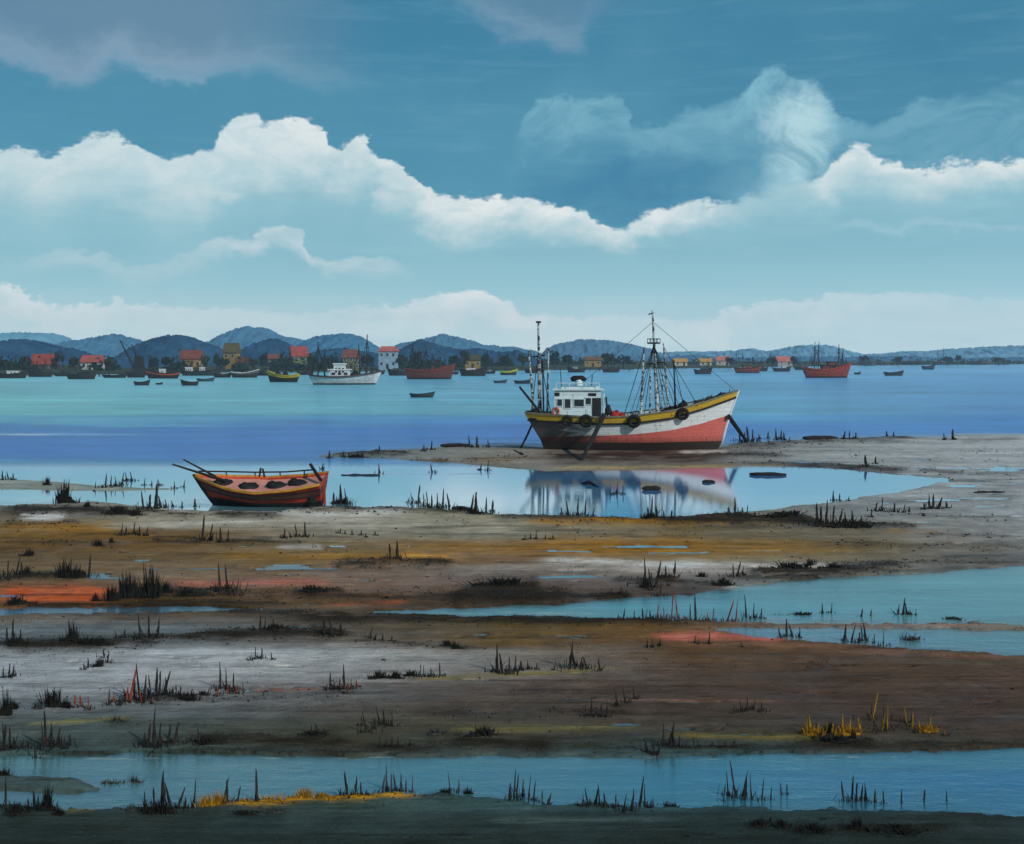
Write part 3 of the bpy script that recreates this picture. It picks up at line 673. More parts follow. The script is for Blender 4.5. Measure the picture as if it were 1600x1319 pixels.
house(145, 588, 30, 565, 555, 470, (196, 198, 192), (168, 80, 70), 'white walled house with a pale red roof, left of the black crane', 3, -6)
house(300, 586, 30, 560, 547, 480, (150, 118, 62), (120, 62, 50), 'ochre walled house with a dull brown red roof below the round wooded hill', 3, 6)
house(378, 588, 16, 566, 558, 500, (90, 70, 60), BRN, 'tiny dark brown cottage right of the tall ochre topped tower house', 2)
house(362, 585, 22, 550, 536, 520, (148, 124, 58), (96, 84, 50), 'tall narrow ochre house with an olive roof standing high among the far trees', 2, -14)
house(429, 586, 20, 560, 553, 520, (92, 84, 78), (118, 72, 60), 'small grey brown cottage between the ochre tower house and the slanting red roof', 2, door=False)
house(467, 586, 24, 556, 541, 500, (96, 106, 64), (148, 66, 60), 'olive walled house with a slanting red roof above the yellow boat', 2, 24)
house(549, 584, 28, 558, 546, 520, (88, 88, 58), (112, 66, 54), 'olive house with a brown roof behind the white fishing boat', 3, 5, hip=True)
house(607, 583, 28, 548, 541, 540, (140, 164, 178), PINK, 'pale blue house with a low pink red roof right of the white fishing boat', 3, -4, hip=True)
house(738, 581, 24, 562, 554, 560, (140, 116, 50), (70, 64, 44), 'dark roofed ochre house behind the black boat with the white cabin', 3, 7)
house(926, 578, 26, 562, 557, 640, (150, 122, 62), (110, 84, 56), 'low ochre brown house seen behind the masts of the large fishing boat', 3)
house(1063, 576, 20, 565, 560, 720, (186, 182, 160), (186, 142, 66), 'small cottage with a yellow ochre roof, first to the right of the tall mast', 2)
house(1102, 575, 18, 565, 560, 740, (180, 180, 166), (188, 136, 62), 'small cottage with a yellow ochre roof behind the dark hulled boat', 2)
house(1129, 575, 22, 563, 557, 760, (168, 162, 156), (186, 112, 100), 'pink roofed house between the yellow cottage and the small red boat', 2, chimney=True)
house(1224, 573, 24, 564, 557, 820, (150, 146, 138), (190, 104, 92), 'pink red roofed house left of the large red fishing boat', 2, 10)

# ------------------------------------------------------------------ trees on the far shore
def crown_mesh(seed, n=260, col=None):
    R = random.Random(seed); mb = MB()
    cl = [(R.uniform(-.34, .34), R.uniform(-.34, .34), R.uniform(.35, .85), R.uniform(.16, .28)) for _ in range(9)]
    for k in range(n):
        c = R.choice(cl); a, b = R.uniform(0, 2*math.pi), math.acos(R.uniform(-1, 1)); q = c[3] * R.uniform(.6, 1.1)
        p = Vector((c[0] + q*math.sin(b)*math.cos(a), c[1] + q*math.sin(b)*math.sin(a), c[2] + q*math.cos(b) * .8))
        s_ = R.uniform(.05, .11); e = Euler((R.uniform(0, 6), R.uniform(0, 6), R.uniform(0, 6))).to_matrix()
        v = [p + e @ Vector(w) * s_ for w in ((-1, -.7, 0), (1, -.5, .2), (.8, .8, 0), (-.7, .7, -.2))]; mb.quad(*v)
    return mb.mesh('crown', LEAFM[seed % len(LEAFM)])
LEAFM = [paint('dark_foliage', (34, 50, 46), .95, .4, 3, bump=0, spec=.05), paint('olive_foliage', (52, 62, 44), .95, .4, 3, bump=0, spec=.05), paint('blue_green_foliage', (36, 58, 62), .95, .4, 3, bump=0, spec=.05)]
CR = [crown_mesh(i) for i in range(6)]
def _trunk():
    mb = MB(); mb.tube([(0,0,-.3),(.02,0,.3),(-.02,.01,.6),(0,0,.85)], [.05,.035,.02,.008], 6)
    for a in range(4): mb.tube([(0,0,.35+a*.1),(math.cos(a*2)*.16,math.sin(a*2)*.16,.55+a*.09)], [.018,.006], 4)
    return mb.mesh('trunk', paint('bark', (46, 38, 32), .9))
TRK = _trunk()
def tree(px, Y, hpx, wpx, label, k, z0=1.4):
    h = hpx * Y / F; w = wpx * Y / F
    r = empty('tree', ((px - CX) / F * Y, Y, z0), random.Random(px).uniform(0, 6), label, 'tree', 'trees along the far shore')
    for nm, me in (('crown', CR[k % 6]), ('trunk', TRK)):
        o = bpy.data.objects.new(nm, me); COL.objects.link(o); o.parent = r; o.scale = (w, w, h)
    return r
for i, (px, Y, h, w, lb) in enumerate([
 (8,455,16,22,'low dark tree at the far left edge of the opposite shore'),(34,452,22,16,'dark upright tree just left of the brick red roofed house'),
 (92,466,32,12,'tall narrow dark tree touching the right gable of the brick red roofed house'),(116,458,20,15,'dark tree between the two red roofed houses at the left'),
 (170,462,20,14,'dark tree at the right end of the white house with the pale red roof'),(240,470,20,16,'bushy dark tree just right of the crane'),
 (262,474,20,16,'dark tree between the crane and the ochre house below the round hill'),(322,472,22,14,'dark tree against the right wall of the ochre house below the round hill'),
 (338,478,26,12,'slim dark tree left of the ochre tower house'),(350,478,18,16,'small dark tree in front of the ochre tower house'),
 (396,482,18,18,'round dark tree above the dark and white moored boat'),(412,490,24,14,'dark tree left of the small grey brown cottage'),
 (446,490,18,16,'dark tree between the grey brown cottage and the slanting red roof'),(488,500,24,14,'dark tree right of the slanting red roof'),
 (520,505,22,18,'dark tree behind the mast of the white fishing boat'),(574,505,22,20,'dark tree at the right of the olive house with the brown roof'),
 (628,515,22,18,'dark tree right of the pink roofed pale house'),(650,520,26,18,'dark tree behind the left mast of the dark red boat'),
 (712,530,20,18,'dark tree right of the stern of the dark red boat'),(726,548,28,14,'dark tree against the left wall of the dark roofed ochre house'),
 (760,545,24,18,'dark tree right of the dark roofed ochre house'),(790,550,20,20,'bushy tree behind the yellow green boat'),
 (816,550,22,18,'dark tree left of the stern mast of the large fishing boat'),(866,560,26,16,'dark tree just right of the stern mast of the large fishing boat'),
 (888,565,20,20,'bushy tree left of the low ochre brown house'),(950,600,22,20,'bushy tree right of the low ochre brown house'),
 (974,610,20,22,'dark tree left of the shrouds of the large fishing boat'),(1140,700,14,14,'small tree right of the pink roofed house on the right shore'),
 (1206,740,14,14,'small tree left of the pink red roofed house on the right shore'),(1240,760,14,12,'small tree between the pink red roof and the large red boat'),
 (1352,860,14,14,'small tree right of the large red fishing boat'),(1402,900,12,14,'small tree above the dark dinghy on the right water'),
 (1480,950,12,18,'low tree above the right shore near the lone dark skiff'),(1497,960,14,10,'taller small tree on the low right shore'),(1560,980,10,20,'spreading low tree nearest the right edge of the far shore')]):
    tree(px, Y, h, w, lb, i)
def shore_scrub():
    """low bushes that crowd the bank, too many and too small to count"""
    R = random.Random(77); mb = MB()
    for k in range(1900):
        px = R.uniform(-250, 1000) if R.random() < .8 else R.uniform(1000, 1850); Y = (450 if px < 400 else 450 + (px - 400) * .42) + R.uniform(0, 60) + (60 if px > 800 else 0)
        if fbm(np.array([px / 40.0]), np.array([0.0]), 900, 3)[0] < -.12: continue
        x = (px - CX) / F * Y; w = R.uniform(1.2, 3.2); h = R.uniform(1.4, 5.4)
        for q in range(9):
            p = Vector((x + R.gauss(0, w * .4), Y + R.gauss(0, w * .4), 1.3 + abs(R.gauss(0, h * .45)))); e = Euler((R.uniform(0, 6), R.uniform(0, 6), 0)).to_matrix(); s_ = R.uniform(.4, .9)
            mb.quad(*[p + e @ Vector(v) * s_ for v in ((-1, -.6, 0), (1, -.5, .1), (.7, .8, 0), (-.8, .6, -.1))])
    o = mb.build('shore_bushes', LEAFM[0]); o['kind'] = 'stuff'
shore_scrub()

# ------------------------------------------------------------------ boats
def cmat(c, tag_='paint', r=.5): return paint('%s_%d_%d_%d' % ((tag_,) + tuple(c)), c, r, .22, 1.2)
BLK = paint('tarred_wood', (26, 24, 24), .7, .3, 2, (60, 56, 50), .25)
ROPE = paint('dark_rope', (30, 28, 28), .9, .2, 4, bump=0)
WOOD = paint('weathered_wood', (62, 50, 40), .85, .35, 3, (30, 26, 24), .4)
def hull_fn(L, B, sheer, zk, xs, xe, pw=.42, st=.6, bow=1.5):
    """returns a function (t 0..1 stern to bow, z) -> x, half beam"""
    def half(t, z):
        hb = B / 2 * min(1.0, st + (1 - st) * math.sin(min(t / .45, 1) * math.pi / 2)) * (1 if t < .5 else max(0.0, 1 - ((t - .5) / .5) ** (bow + .7)))
        f = max(0.0, (z - zk) / (sheer(t) - zk)); p = pw + (1.1 - pw) * max(0, (t - .55) / .45) ** 1.5 + .3 * max(0, (.18 - t) / .18)
        return hb * f ** p
    def pt(t, z, side):
        x = xs(z) + t * (xe(z) - xs(z)); return (x, side * half(t, z), z)
    return pt, half
def hull_mesh(pt, half, levels, mats_idx, n=36, sub=3, tr_mat=None):
    """levels: list of functions z(t) from keel to rail; mats_idx: material per band"""
    mb = MB()
    ts = [1 - (1 - i / n) ** 1.15 for i in range(n + 1)]
    for b in range(len(levels) - 1):
        for side in (-1, 1):
            rws = []
            for s_ in range(sub + 1):
                f = s_ / sub; rws.append([pt(t, levels[b](t) * (1 - f) + levels[b + 1](t) * f, side) for t in ts])
            if side > 0: rws = [r[::-1] for r in rws]
            mb.grid(rws, mats_idx[b])
        for s_ in range(sub):
            f0, f1 = s_ / sub, (s_ + 1) / sub; z0 = levels[b](0) * (1 - f0) + levels[b + 1](0) * f0; z1 = levels[b](0) * (1 - f1) + levels[b + 1](0) * f1
            mb.quad(pt(0, z0, 1), pt(0, z0, -1), pt(0, z1, -1), pt(0, z1, 1), mats_idx[b] if tr_mat is None else tr_mat)
    return mb
def strip_along(pt, zf, w, h, n=40, t0=0.0, t1=1.0, out=0.0):
    """a batten that follows the hull line z(t) on both sides"""
    mb = MB()
    for side in (-1, 1):
        rws = []
        for i in range(n + 1):
            t = t0 + (t1 - t0) * i / n; p = Vector(pt(t, zf(t), side)); y = side
            a = [p + Vector((0, y * out, -h/2)), p + Vector((0, y * (w + out), -h/2)), p + Vector((0, y * (w + out), h/2)), p + Vector((0, y * (out - .01), h/2)), p + Vector((0, y * (out - .01), -h/2))]
            rws.append([tuple(q) for q in a])
        mb.grid(rws)
    return mb
def deck_mesh(pt, zf, n=30, inset=.03, t0=0, t1=1):
    mb = MB(); mb.grid([[pt(t0 + (t1 - t0) * i / n, zf(t0 + (t1 - t0) * i / n), s_)[0:1] + ((pt(t0 + (t1 - t0) * i / n, zf(t0 + (t1 - t0) * i / n), s_)[1] * (1 - inset)),) + (zf(t0 + (t1 - t0) * i / n),) for s_ in (-1, 0, 1)] for i in range(n + 1)])
    return mb

def far_boat(name, px, py, lpx, low, top, label, cat='boat', face=1, yaw=8, sh=.16, cabin=None, masts=(), rail=None, group='boats moored along the far shore', gear=(), Bk=.3, posts=True):
    """px,py: middle of the waterline; lpx length; face +1 bow to the right"""
    x, Y = G(px, py); L = lpx * Y / F; H = L * sh
    r = empty(name, (x, Y, 0), math.radians(yaw) + (0 if face > 0 else math.pi), label, cat, group)
    sheer = lambda t: H * (1 + .75 * max(0, (t - .35) / .65) ** 2 + .25 * max(0, (.3 - t) / .3) ** 2)
    xs = lambda z: -L/2 + .06 * L * (1 - min(1, max(0, z) / H)); xe = lambda z: L/2 - .09 * L * (1 - min(1.6, max(0, z) / H) / 1.6)
    pt, half = hull_fn(L, L * Bk, sheer, -.25 * H, xs, xe, .4, .6)
    lv = [lambda t: -.25 * H, lambda t: .18 * H, lambda t: sheer(t) * .62, sheer]
    mats = [BLK, cmat(low), cmat(top)]
    hull_mesh(pt, half, lv, [0, 1, 2], 18, 2).build('hull', mats, r)
    strip_along(pt, sheer, .012 * L, .022 * L, 16).build('rail', cmat(rail) if rail else BLK, r)
    dz = lambda t: sheer(t) - .25 * H
    deck_mesh(pt, dz, 14).build('deck', WOOD, r)
    if cabin:
        for q, (cx, cl, chh, cc) in enumerate(cabin):
            zb = dz(.5) ; cw = L * Bk * .5
            c = MB().box((cx * L, 0, zb + chh * L / 2), (cl * L, cw, chh * L), taper=.06).build('cabin', cmat(cc), r)
            MB().box((cx * L, 0, zb + chh * L + .012 * L), (cl * L * 1.1, cw * 1.12, .018 * L)).build('cabin_roof', cmat(cc) if sum(cc) > 350 else BLK, r)
            nw = 3 if lpx > 60 else 2
            if lpx > 34:
                for w in range(nw):
                    for sd in (-1, 1): MB().box((cx * L + (w - (nw - 1) / 2) * cl * L * .28, sd * cw * .49, zb + chh * L * .6), (cl * L * .16, .03 * L * .3, chh * L * .32)).build('window', GLASSD, c)
    for (mx, mh, rk) in masts:
        top_ = Vector((mx * L + rk * L, 0, dz(.5) + mh * L * 1.22)); foot = Vector((mx * L, 0, dz(.5)))
        mo = MB().tube([foot, top_], [.012 * L, .007 * L], 5).build('mast', WOOD, r)
        MB().tube([top_.lerp(foot, .3) + Vector((-.03*L, 0, 0)), top_.lerp(foot, .3) + Vector((.03*L, 0, 0))], .004 * L, 4).build('crosstree', WOOD, mo)
        g = MB()
        for e in (-1, 1):
            for sd in (-1, 1): g.tube([top_.lerp(foot, .12), Vector((mx * L + e * .1 * L, sd * L * Bk * .42, sheer(.5)))], .0034 * L, 3)
        g.build('rigging', ROPE, r)
    for q, (gx, gw, gh, gl_) in enumerate(gear):
        tag(MB().lump((x + gx * L * face, Y - .02 * L, dz(.5)), (gw * L, L * .12, gh * L), q + int(px), n=9).build('net_heap', BLK, smooth=True), gl_, 'net', 'gear heaps on the moored boats')
    return r
def label_short(l):
    w = l.split(); out = []
    for q in w:
        if q in ('moored', 'lying', 'at', 'below', 'behind', 'just', 'between', 'left', 'right', 'anchored', 'near', 'floating', 'second', 'by', 'with', 'in'): break
        out.append(q)
    return ' '.join(out)
DG, DB, WHT, RD, YL, GR_ = (44, 44, 46), (40, 34, 32), (206, 210, 210), (150, 62, 44), (186, 160, 40), (70, 84, 90)
far_boat('fishing_boat', 20, 591, 46, DB, DB, 'black boat with a low white cabin at the far left edge', cabin=[(0.02, .4, .12, WHT)], sh=.14, masts=[(-.2, .3, 0)])
far_boat('fishing_boat', 128, 592.5, 46, DB, DG, 'black boat in front of the white house with the pale red roof', sh=.15, cabin=[(.12, .2, .1, DG)], masts=[(-.25, .42, -.02), (.15, .36, .04)], gear=[(-.05, .25, .12, 'dark gear heap on the black boat before the white house')])
far_boat('rowing_boat', 180, 590.5, 40, DG, DG, 'long low dark boat between the white house and the crane', sh=.1, yaw=-4)
far_boat('fishing_boat', 254, 591.5, 52, DB, (176, 74, 48), 'orange red boat with a small white cabin right of the crane', cabin=[(.0, .18, .14, WHT)], sh=.16, masts=[(-.25, .3, 0)], face=-1)
far_boat('dinghy', 222, 602, 25, DG, DG, 'small black dinghy below and left of the orange red boat', sh=.2, group='small dinghies on the far water')
far_boat('dinghy', 249, 601, 11, DG, DG, 'tiniest black dinghy directly under the orange red boat', sh=.22, group='small dinghies on the far water')
far_boat('dinghy', 296, 602.5, 28, DG, DG, 'black dinghy right of and below the orange red boat', sh=.2, face=-1, group='small dinghies on the far water')
far_boat('fishing_boat', 316, 587, 66, (58, 58, 62), (58, 58, 62), 'long dark grey boat with pale cargo in front of the ochre house', sh=.1, cabin=[(-.3, .16, .1, WHT), (0, .12, .1, WHT)])
far_boat('dinghy', 322, 596, 30, (74, 92, 104), (74, 92, 104), 'blue grey dinghy beside the long dark grey boat', sh=.12, yaw=-10, group='small dinghies on the far water')
far_boat('fishing_boat', 383, 590, 44, DB, (96, 90, 86), 'dark boat with a pale rail left of the yellow boat', sh=.17, masts=[(.0, .6, .02), (.3, .35, .04)], rail=WHT, gear=[(0, .4, .16, 'dark gear heap filling the pale railed boat left of the yellow one')])
far_boat('fishing_boat', 442, 597, 52, DB, YL, 'yellow railed black boat left of the white fishing boat', sh=.2, rail=YL, masts=[(-.1, .34, 0)], gear=[(-.08, .18, .16, 'lower right heap of the two on the yellow railed boat'), (.14, .18, .2, 'taller left heap of the two on the yellow railed boat')], face=-1, yaw=-8)
far_boat('fishing_boat', 540, 601, 112, (196, 200, 202), (212, 216, 218), 'white fishing boat with dark windows and four slim masts', cabin=[(-.08, .30, .11, WHT), (-.08, .17, .19, WHT)], sh=.11, masts=[(-.38, .42, 0), (-.29, .34, .0), (.2, .38, -.02), (.28, .50, .02)], rail=(70, 50, 46), gear=[(.14, .18, .1, 'black rounded heap on the foredeck of the white fishing boat')], yaw=6, group=None)
far_boat('fishing_boat', 622, 587, 34, DB, DB, 'short black boat between the white and the dark red fishing boats', sh=.2, cabin=[(.1, .3, .16, DG)], face=-1)
far_boat('fishing_boat', 672, 592.5, 80, (96, 56, 50), (112, 54, 44), 'dark red fishing boat with two pairs of masts and a red wheelhouse', sh=.17, cabin=[(.15, .26, .13, (120, 50, 40)), (.13, .12, .22, DB)], masts=[(-.34, .48, .0), (-.27, .36, -.01), (-.22, .40, .01), (-.10, .42, .03)], face=1, rail=(120, 52, 42), group=None)
far_boat('fishing_boat', 740, 587.5, 44, DB, DB, 'black boat with a white cabin in front of the dark roofed ochre house', sh=.2, cabin=[(-.1, .32, .1, WHT)], gear=[(.22, .2, .1, 'dark gear heap beside the white cabin of the black boat')])
far_boat('fishing_boat', 795, 586, 28, DG, (176, 184, 50), 'small yellow green boat left of the stern mast of the large fishing boat', sh=.2, rail=(176, 184, 50))
far_boat('dinghy', 660, 621, 40, (52, 60, 62), (66, 80, 82), 'dark grey dinghy floating alone below the dark red fishing boat', sh=.13, yaw=4, group='small dinghies on the far water')
far_boat('dinghy', 782, 598.5, 22, (66, 84, 98), (66, 84, 98), 'blue grey dinghy left of the stern gangplank of the large fishing boat', sh=.15, group='small dinghies on the far water')
far_boat('dinghy', 818, 599.5, 30, (52, 62, 70), (52, 62, 70), 'dark dinghy directly behind the stern mast of the large fishing boat', sh=.14, group='small dinghies on the far water')
far_boat('fishing_boat', 1099, 584.5, 30, (58, 50, 46), DG, 'dark hulled boat right of the tall mast in front of the yellow roofs', sh=.2, cabin=[(0, .3, .12, DG)], masts=[(.2, .5, 0)])
far_boat('fishing_boat', 1169, 583, 44, (110, 60, 54), (140, 66, 54), 'small red fishing boat with a short mast on the right water', sh=.16, cabin=[(-.05, .3, .12, (140, 70, 60))], masts=[(-.2, .5, 0), (.2, .3, .04)])
far_boat('fishing_boat', 1222, 580.5, 30, DG, (56, 62, 62), 'dark boat in front of the pink red roof on the right shore', sh=.16, cabin=[(.1, .22, .16, (180, 190, 190))])
far_boat('fishing_boat', 1293, 590.5, 78, (140, 60, 46), (160, 64, 44), 'large red fishing boat with twin masts fore and aft on the right water', sh=.17, cabin=[(.02, .3, .10, (128, 48, 38)), (.08, .16, .17, (120, 46, 36))], masts=[(-.28, .48, .02), (-.20, .48, .02), (.24, .44, .0), (.30, .38, .03)], rail=(150, 56, 40), gear=[(-.06, .16, .1, 'dark gear heap amidships on the large red fishing boat')], group=None)
far_boat('dinghy', 1340, 585, 11, DG, DG, 'tiny dark dinghy off the bow of the large red fishing boat', sh=.24, group='small dinghies on the far water')
far_boat('dinghy', 1397, 587, 33, (52, 62, 72), (58, 66, 74), 'long dark dinghy second from the right on the open water', sh=.14, group='small dinghies on the far water')
far_boat('dinghy', 1451, 577.5, 22, (50, 60, 72), (50, 60, 72), 'dark skiff nearest the right edge on the open water', sh=.22, group='small dinghies on the far water')
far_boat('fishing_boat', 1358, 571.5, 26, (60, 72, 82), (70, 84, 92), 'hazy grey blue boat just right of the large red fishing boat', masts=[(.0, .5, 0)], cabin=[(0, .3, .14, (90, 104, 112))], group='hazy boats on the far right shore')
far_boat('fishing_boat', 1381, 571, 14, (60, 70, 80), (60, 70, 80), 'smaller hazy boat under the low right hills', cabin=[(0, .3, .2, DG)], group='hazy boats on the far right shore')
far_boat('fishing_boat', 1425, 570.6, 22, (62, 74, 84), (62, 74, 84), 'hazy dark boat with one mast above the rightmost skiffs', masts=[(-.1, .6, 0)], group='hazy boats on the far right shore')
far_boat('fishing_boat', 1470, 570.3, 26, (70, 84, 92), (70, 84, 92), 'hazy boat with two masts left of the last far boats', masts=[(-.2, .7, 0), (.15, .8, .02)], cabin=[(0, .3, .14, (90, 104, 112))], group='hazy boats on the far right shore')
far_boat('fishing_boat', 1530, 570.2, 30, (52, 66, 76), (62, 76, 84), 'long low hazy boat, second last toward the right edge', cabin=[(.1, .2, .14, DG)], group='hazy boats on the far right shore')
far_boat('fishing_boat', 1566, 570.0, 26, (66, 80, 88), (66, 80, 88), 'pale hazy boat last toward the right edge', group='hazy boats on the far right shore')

for a in [
 (62, 589, 40, 'low black boat under the brick red roofed house', [(-.2, .5, 0), (.2, .4, .03)], -1),
 (98, 588, 26, 'short black boat between the two leftmost red roofed houses', [(0, .7, .02)], 1),
 (212, 590, 30, 'black boat lying at the foot of the crane', [(.2, .5, -.03)], -1),
 (348, 590, 28, 'dark boat with two masts below the ochre tower house', [(-.2, .9, 0), (.1, .8, .02)], 1),
 (412, 587, 26, 'small dark boat behind the bow of the pale railed boat', [(0, .8, 0)], -1),
 (478, 586, 26, 'dark boat between the yellow boat and the white fishing boat', [(-.1, 1.0, 0), (.2, .8, .02)], 1),
 (590, 585, 24, 'small dark boat behind the bow of the white fishing boat', [(-.1, .9, 0)], 1),
 (706, 585, 22, 'small dark boat at the bow of the dark red fishing boat', [(0, .9, .03)], -1),
 (765, 584, 20, 'tiny dark boat with two tall masts right of the black boat', [(-.2, 1.5, 0), (.2, 1.2, .02)], 1),
 (836, 583, 34, 'dark boat behind the stern of the large fishing boat', [(-.2, .8, 0), (.2, .9, 0)], 1),
 (900, 582, 30, 'dark boat beyond the jetty left of the ochre brown house', [(0, .7, 0)], -1),
 (955, 582, 28, 'dark boat beyond the jetty right of the ochre brown house', [(.1, .8, 0)], 1),
 (1190, 580, 22, 'dark skiff with a mast right of the small red fishing boat', [(0, 1.0, .02)], 1),
 (1250, 578, 20, 'small dark boat half hidden behind the large red fishing boat stern', [(0, .9, 0)], -1)]:
    far_boat('fishing_boat', a[0], a[1], a[2], DB, DG, a[3], masts=a[4], face=a[5], sh=.17, cabin=[(.05, .26, .14, DG if a[0] % 3 else (150, 160, 165))], group='dark boats crowding the far shore')
def crane():
    x, Y = G(213, 586.5); k = Y / F
    r = empty('harbour_crane', (x, Y, 0), 0, 'black derrick crane with two raised jibs on the far shore', 'crane')
    MB().box((2, 0, 1.2), (22 * k, 4, 2.4)).build('pontoon', DGm, r)
    MB().box((1.0, 0, 4.5), (3.2, 3.0, 4.4), taper=.2).build('cab', BLK, r)
    MB().tube([(0, -1, 2), (-5.5, -1, 12.5)], [.45, .2], 6).build('jib', BLK, r)
    MB().tube([(0.5, .5, 5), (-1.8, .5, 11)], [.35, .2], 6).build('jib', BLK, r)
    mb = MB(); mb.tube([(-5.5, -1, 12.5), (1.5, 0, 6.5)], .08, 4); mb.tube([(-1.8, .5, 11), (1.5, 0, 6.5)], .08, 4); mb.build('cable', ROPE, r)
    MB().tube([(3.5, 0, 0), (1.8, 0, 5)], [.3, .3], 6).build('strut', BLK, r)
DGm = paint('dark_steel', (38, 40, 42), .6)
crane()
def jetty(x0, x1, py, label):
    (xa, Y), (xb, _) = G(x0, py), G(x1, py)
    r = empty('jetty', ((xa + xb) / 2, Y, 0), 0, label, 'jetty', 'jetties on the far shore'); w = (xb - xa)
    MB().box((0, 0, 1.0), (w, 3.5, .35)).build('deck', WOOD, r)
    mb = MB().tube([(0, 0, -1), (0, 0, 1.6)], .22, 6).mesh('post', WOOD)
    n = max(3, int((x1 - x0) / 14))
    for i in range(n):
        o = bpy.data.objects.new('post', mb); COL.objects.link(o); o.parent = r; o.location = (-w/2 + w * (i + .5) / n, -1.6, 0)
jetty(868, 990, 580.5, 'dark timber jetty seen between the wheelhouse and the mast of the large boat')
jetty(150, 212, 588.6, 'dark timber jetty running left from the foot of the crane')
jetty(1236, 1262, 576, 'short timber jetty behind the bow of the large red fishing boat')

# ------------------------------------------------------------------ the large fishing boat aground on the bar
def stained(name, color, stain=(56, 38, 36), x0=-2.0, x1=-5.0, streak=.5):
    m = bpy.data.materials.new(name); m.use_nodes = True; T = NT(m.node_tree); b = T.n['Principled BSDF']
    tc = T.new('ShaderNodeTexCoord').outputs['Object']; sp = T.new('ShaderNodeSeparateXYZ'); T.l.new(tc, sp.inputs[0])
    n = T.noise(T.vmul(tc, (.45, .45, 3.0)), 1.6, 8, .7); n2 = T.noise(T.vmul(tc, (3.5, 3.5, .5)), 1.5, 7, .7); n3 = T.noise(T.vmul(tc, (.8, .8, 5)), 3, 8, .72)
    base = T.mix(T.sstep(n3, .3, .7), lin4(color, .84), lin4(color, 1.08))
    e = T.math('ADD', sp.outputs[0], T.math('MULTIPLY', T.math('SUBTRACT', n, .5), 7.0)); e = T.math('SUBTRACT', e, T.math('MULTIPLY', T.math('SUBTRACT', 1.6, sp.outputs[2]), .9))
    base = T.mix(T.sstep(e, x1, x0, .92, 0.0), base, lin4(stain))
    seam = T.math('PINGPONG', T.math('ADD', sp.outputs[2], T.math('MULTIPLY', n3, .02)), .14)
    base = T.mix(T.sstep(seam, 0.0, .014, .45, 0.0), base, lin4((60, 50, 46)))
    low = T.sstep(T.math('ADD', sp.outputs[2], T.math('MULTIPLY', T.math('SUBTRACT', n2, .5), 1.4)), .45, 1.0, .55, 0.0)
    base = T.mix(low, base, lin4((62, 50, 44)))
    base = T.mix(T.math('MULTIPLY', T.sstep(n2, .54, .72), streak), base, lin4((96, 66, 52)))
    base = T.mix(T.math('MULTIPLY', T.sstep(n3, .6, .75), streak), base, lin4((70, 62, 58)))
    T.put(b.inputs['Base Color'], base); b.inputs['Roughness'].default_value = .5; b.inputs['Specular IOR Level'].default_value = .35
    wv = T.new('ShaderNodeTexWave', bands_direction='Z'); T.l.new(tc, wv.inputs[0]); wv.inputs['Scale'].default_value = 1.9; wv.inputs['Distortion'].default_value = .3
    bp = T.new('ShaderNodeBump'); bp.inputs['Strength'].default_value = .22; bp.inputs['Distance'].default_value = .03
    T.put(bp.inputs['Height'], T.math('ADD', T.math('MULTIPLY', T.sstep(wv.outputs[1], 0, .15), .7), n3)); T.l.new(bp.outputs[0], b.inputs['Normal'])
    return m
def tyre(loc, R, label, group, rz=0, lean=0):
    r = empty('tyre_fender', loc, rz, label, 'tyre fender', group); r.rotation_euler = (lean, 0, rz)
    MB().torus((0, 0, 0), R * .72, R * .28, n=24, k=10).build('tyre', RUB, r, smooth=True)
    MB().tube([(0, 0, R * .6), (0, .05, R * 1.7)], .018, 5).build('rope', ROPE, r)
    return r
RUB = paint('black_rubber', (22, 22, 23), .75, .3, 4, (70, 66, 60), .3)
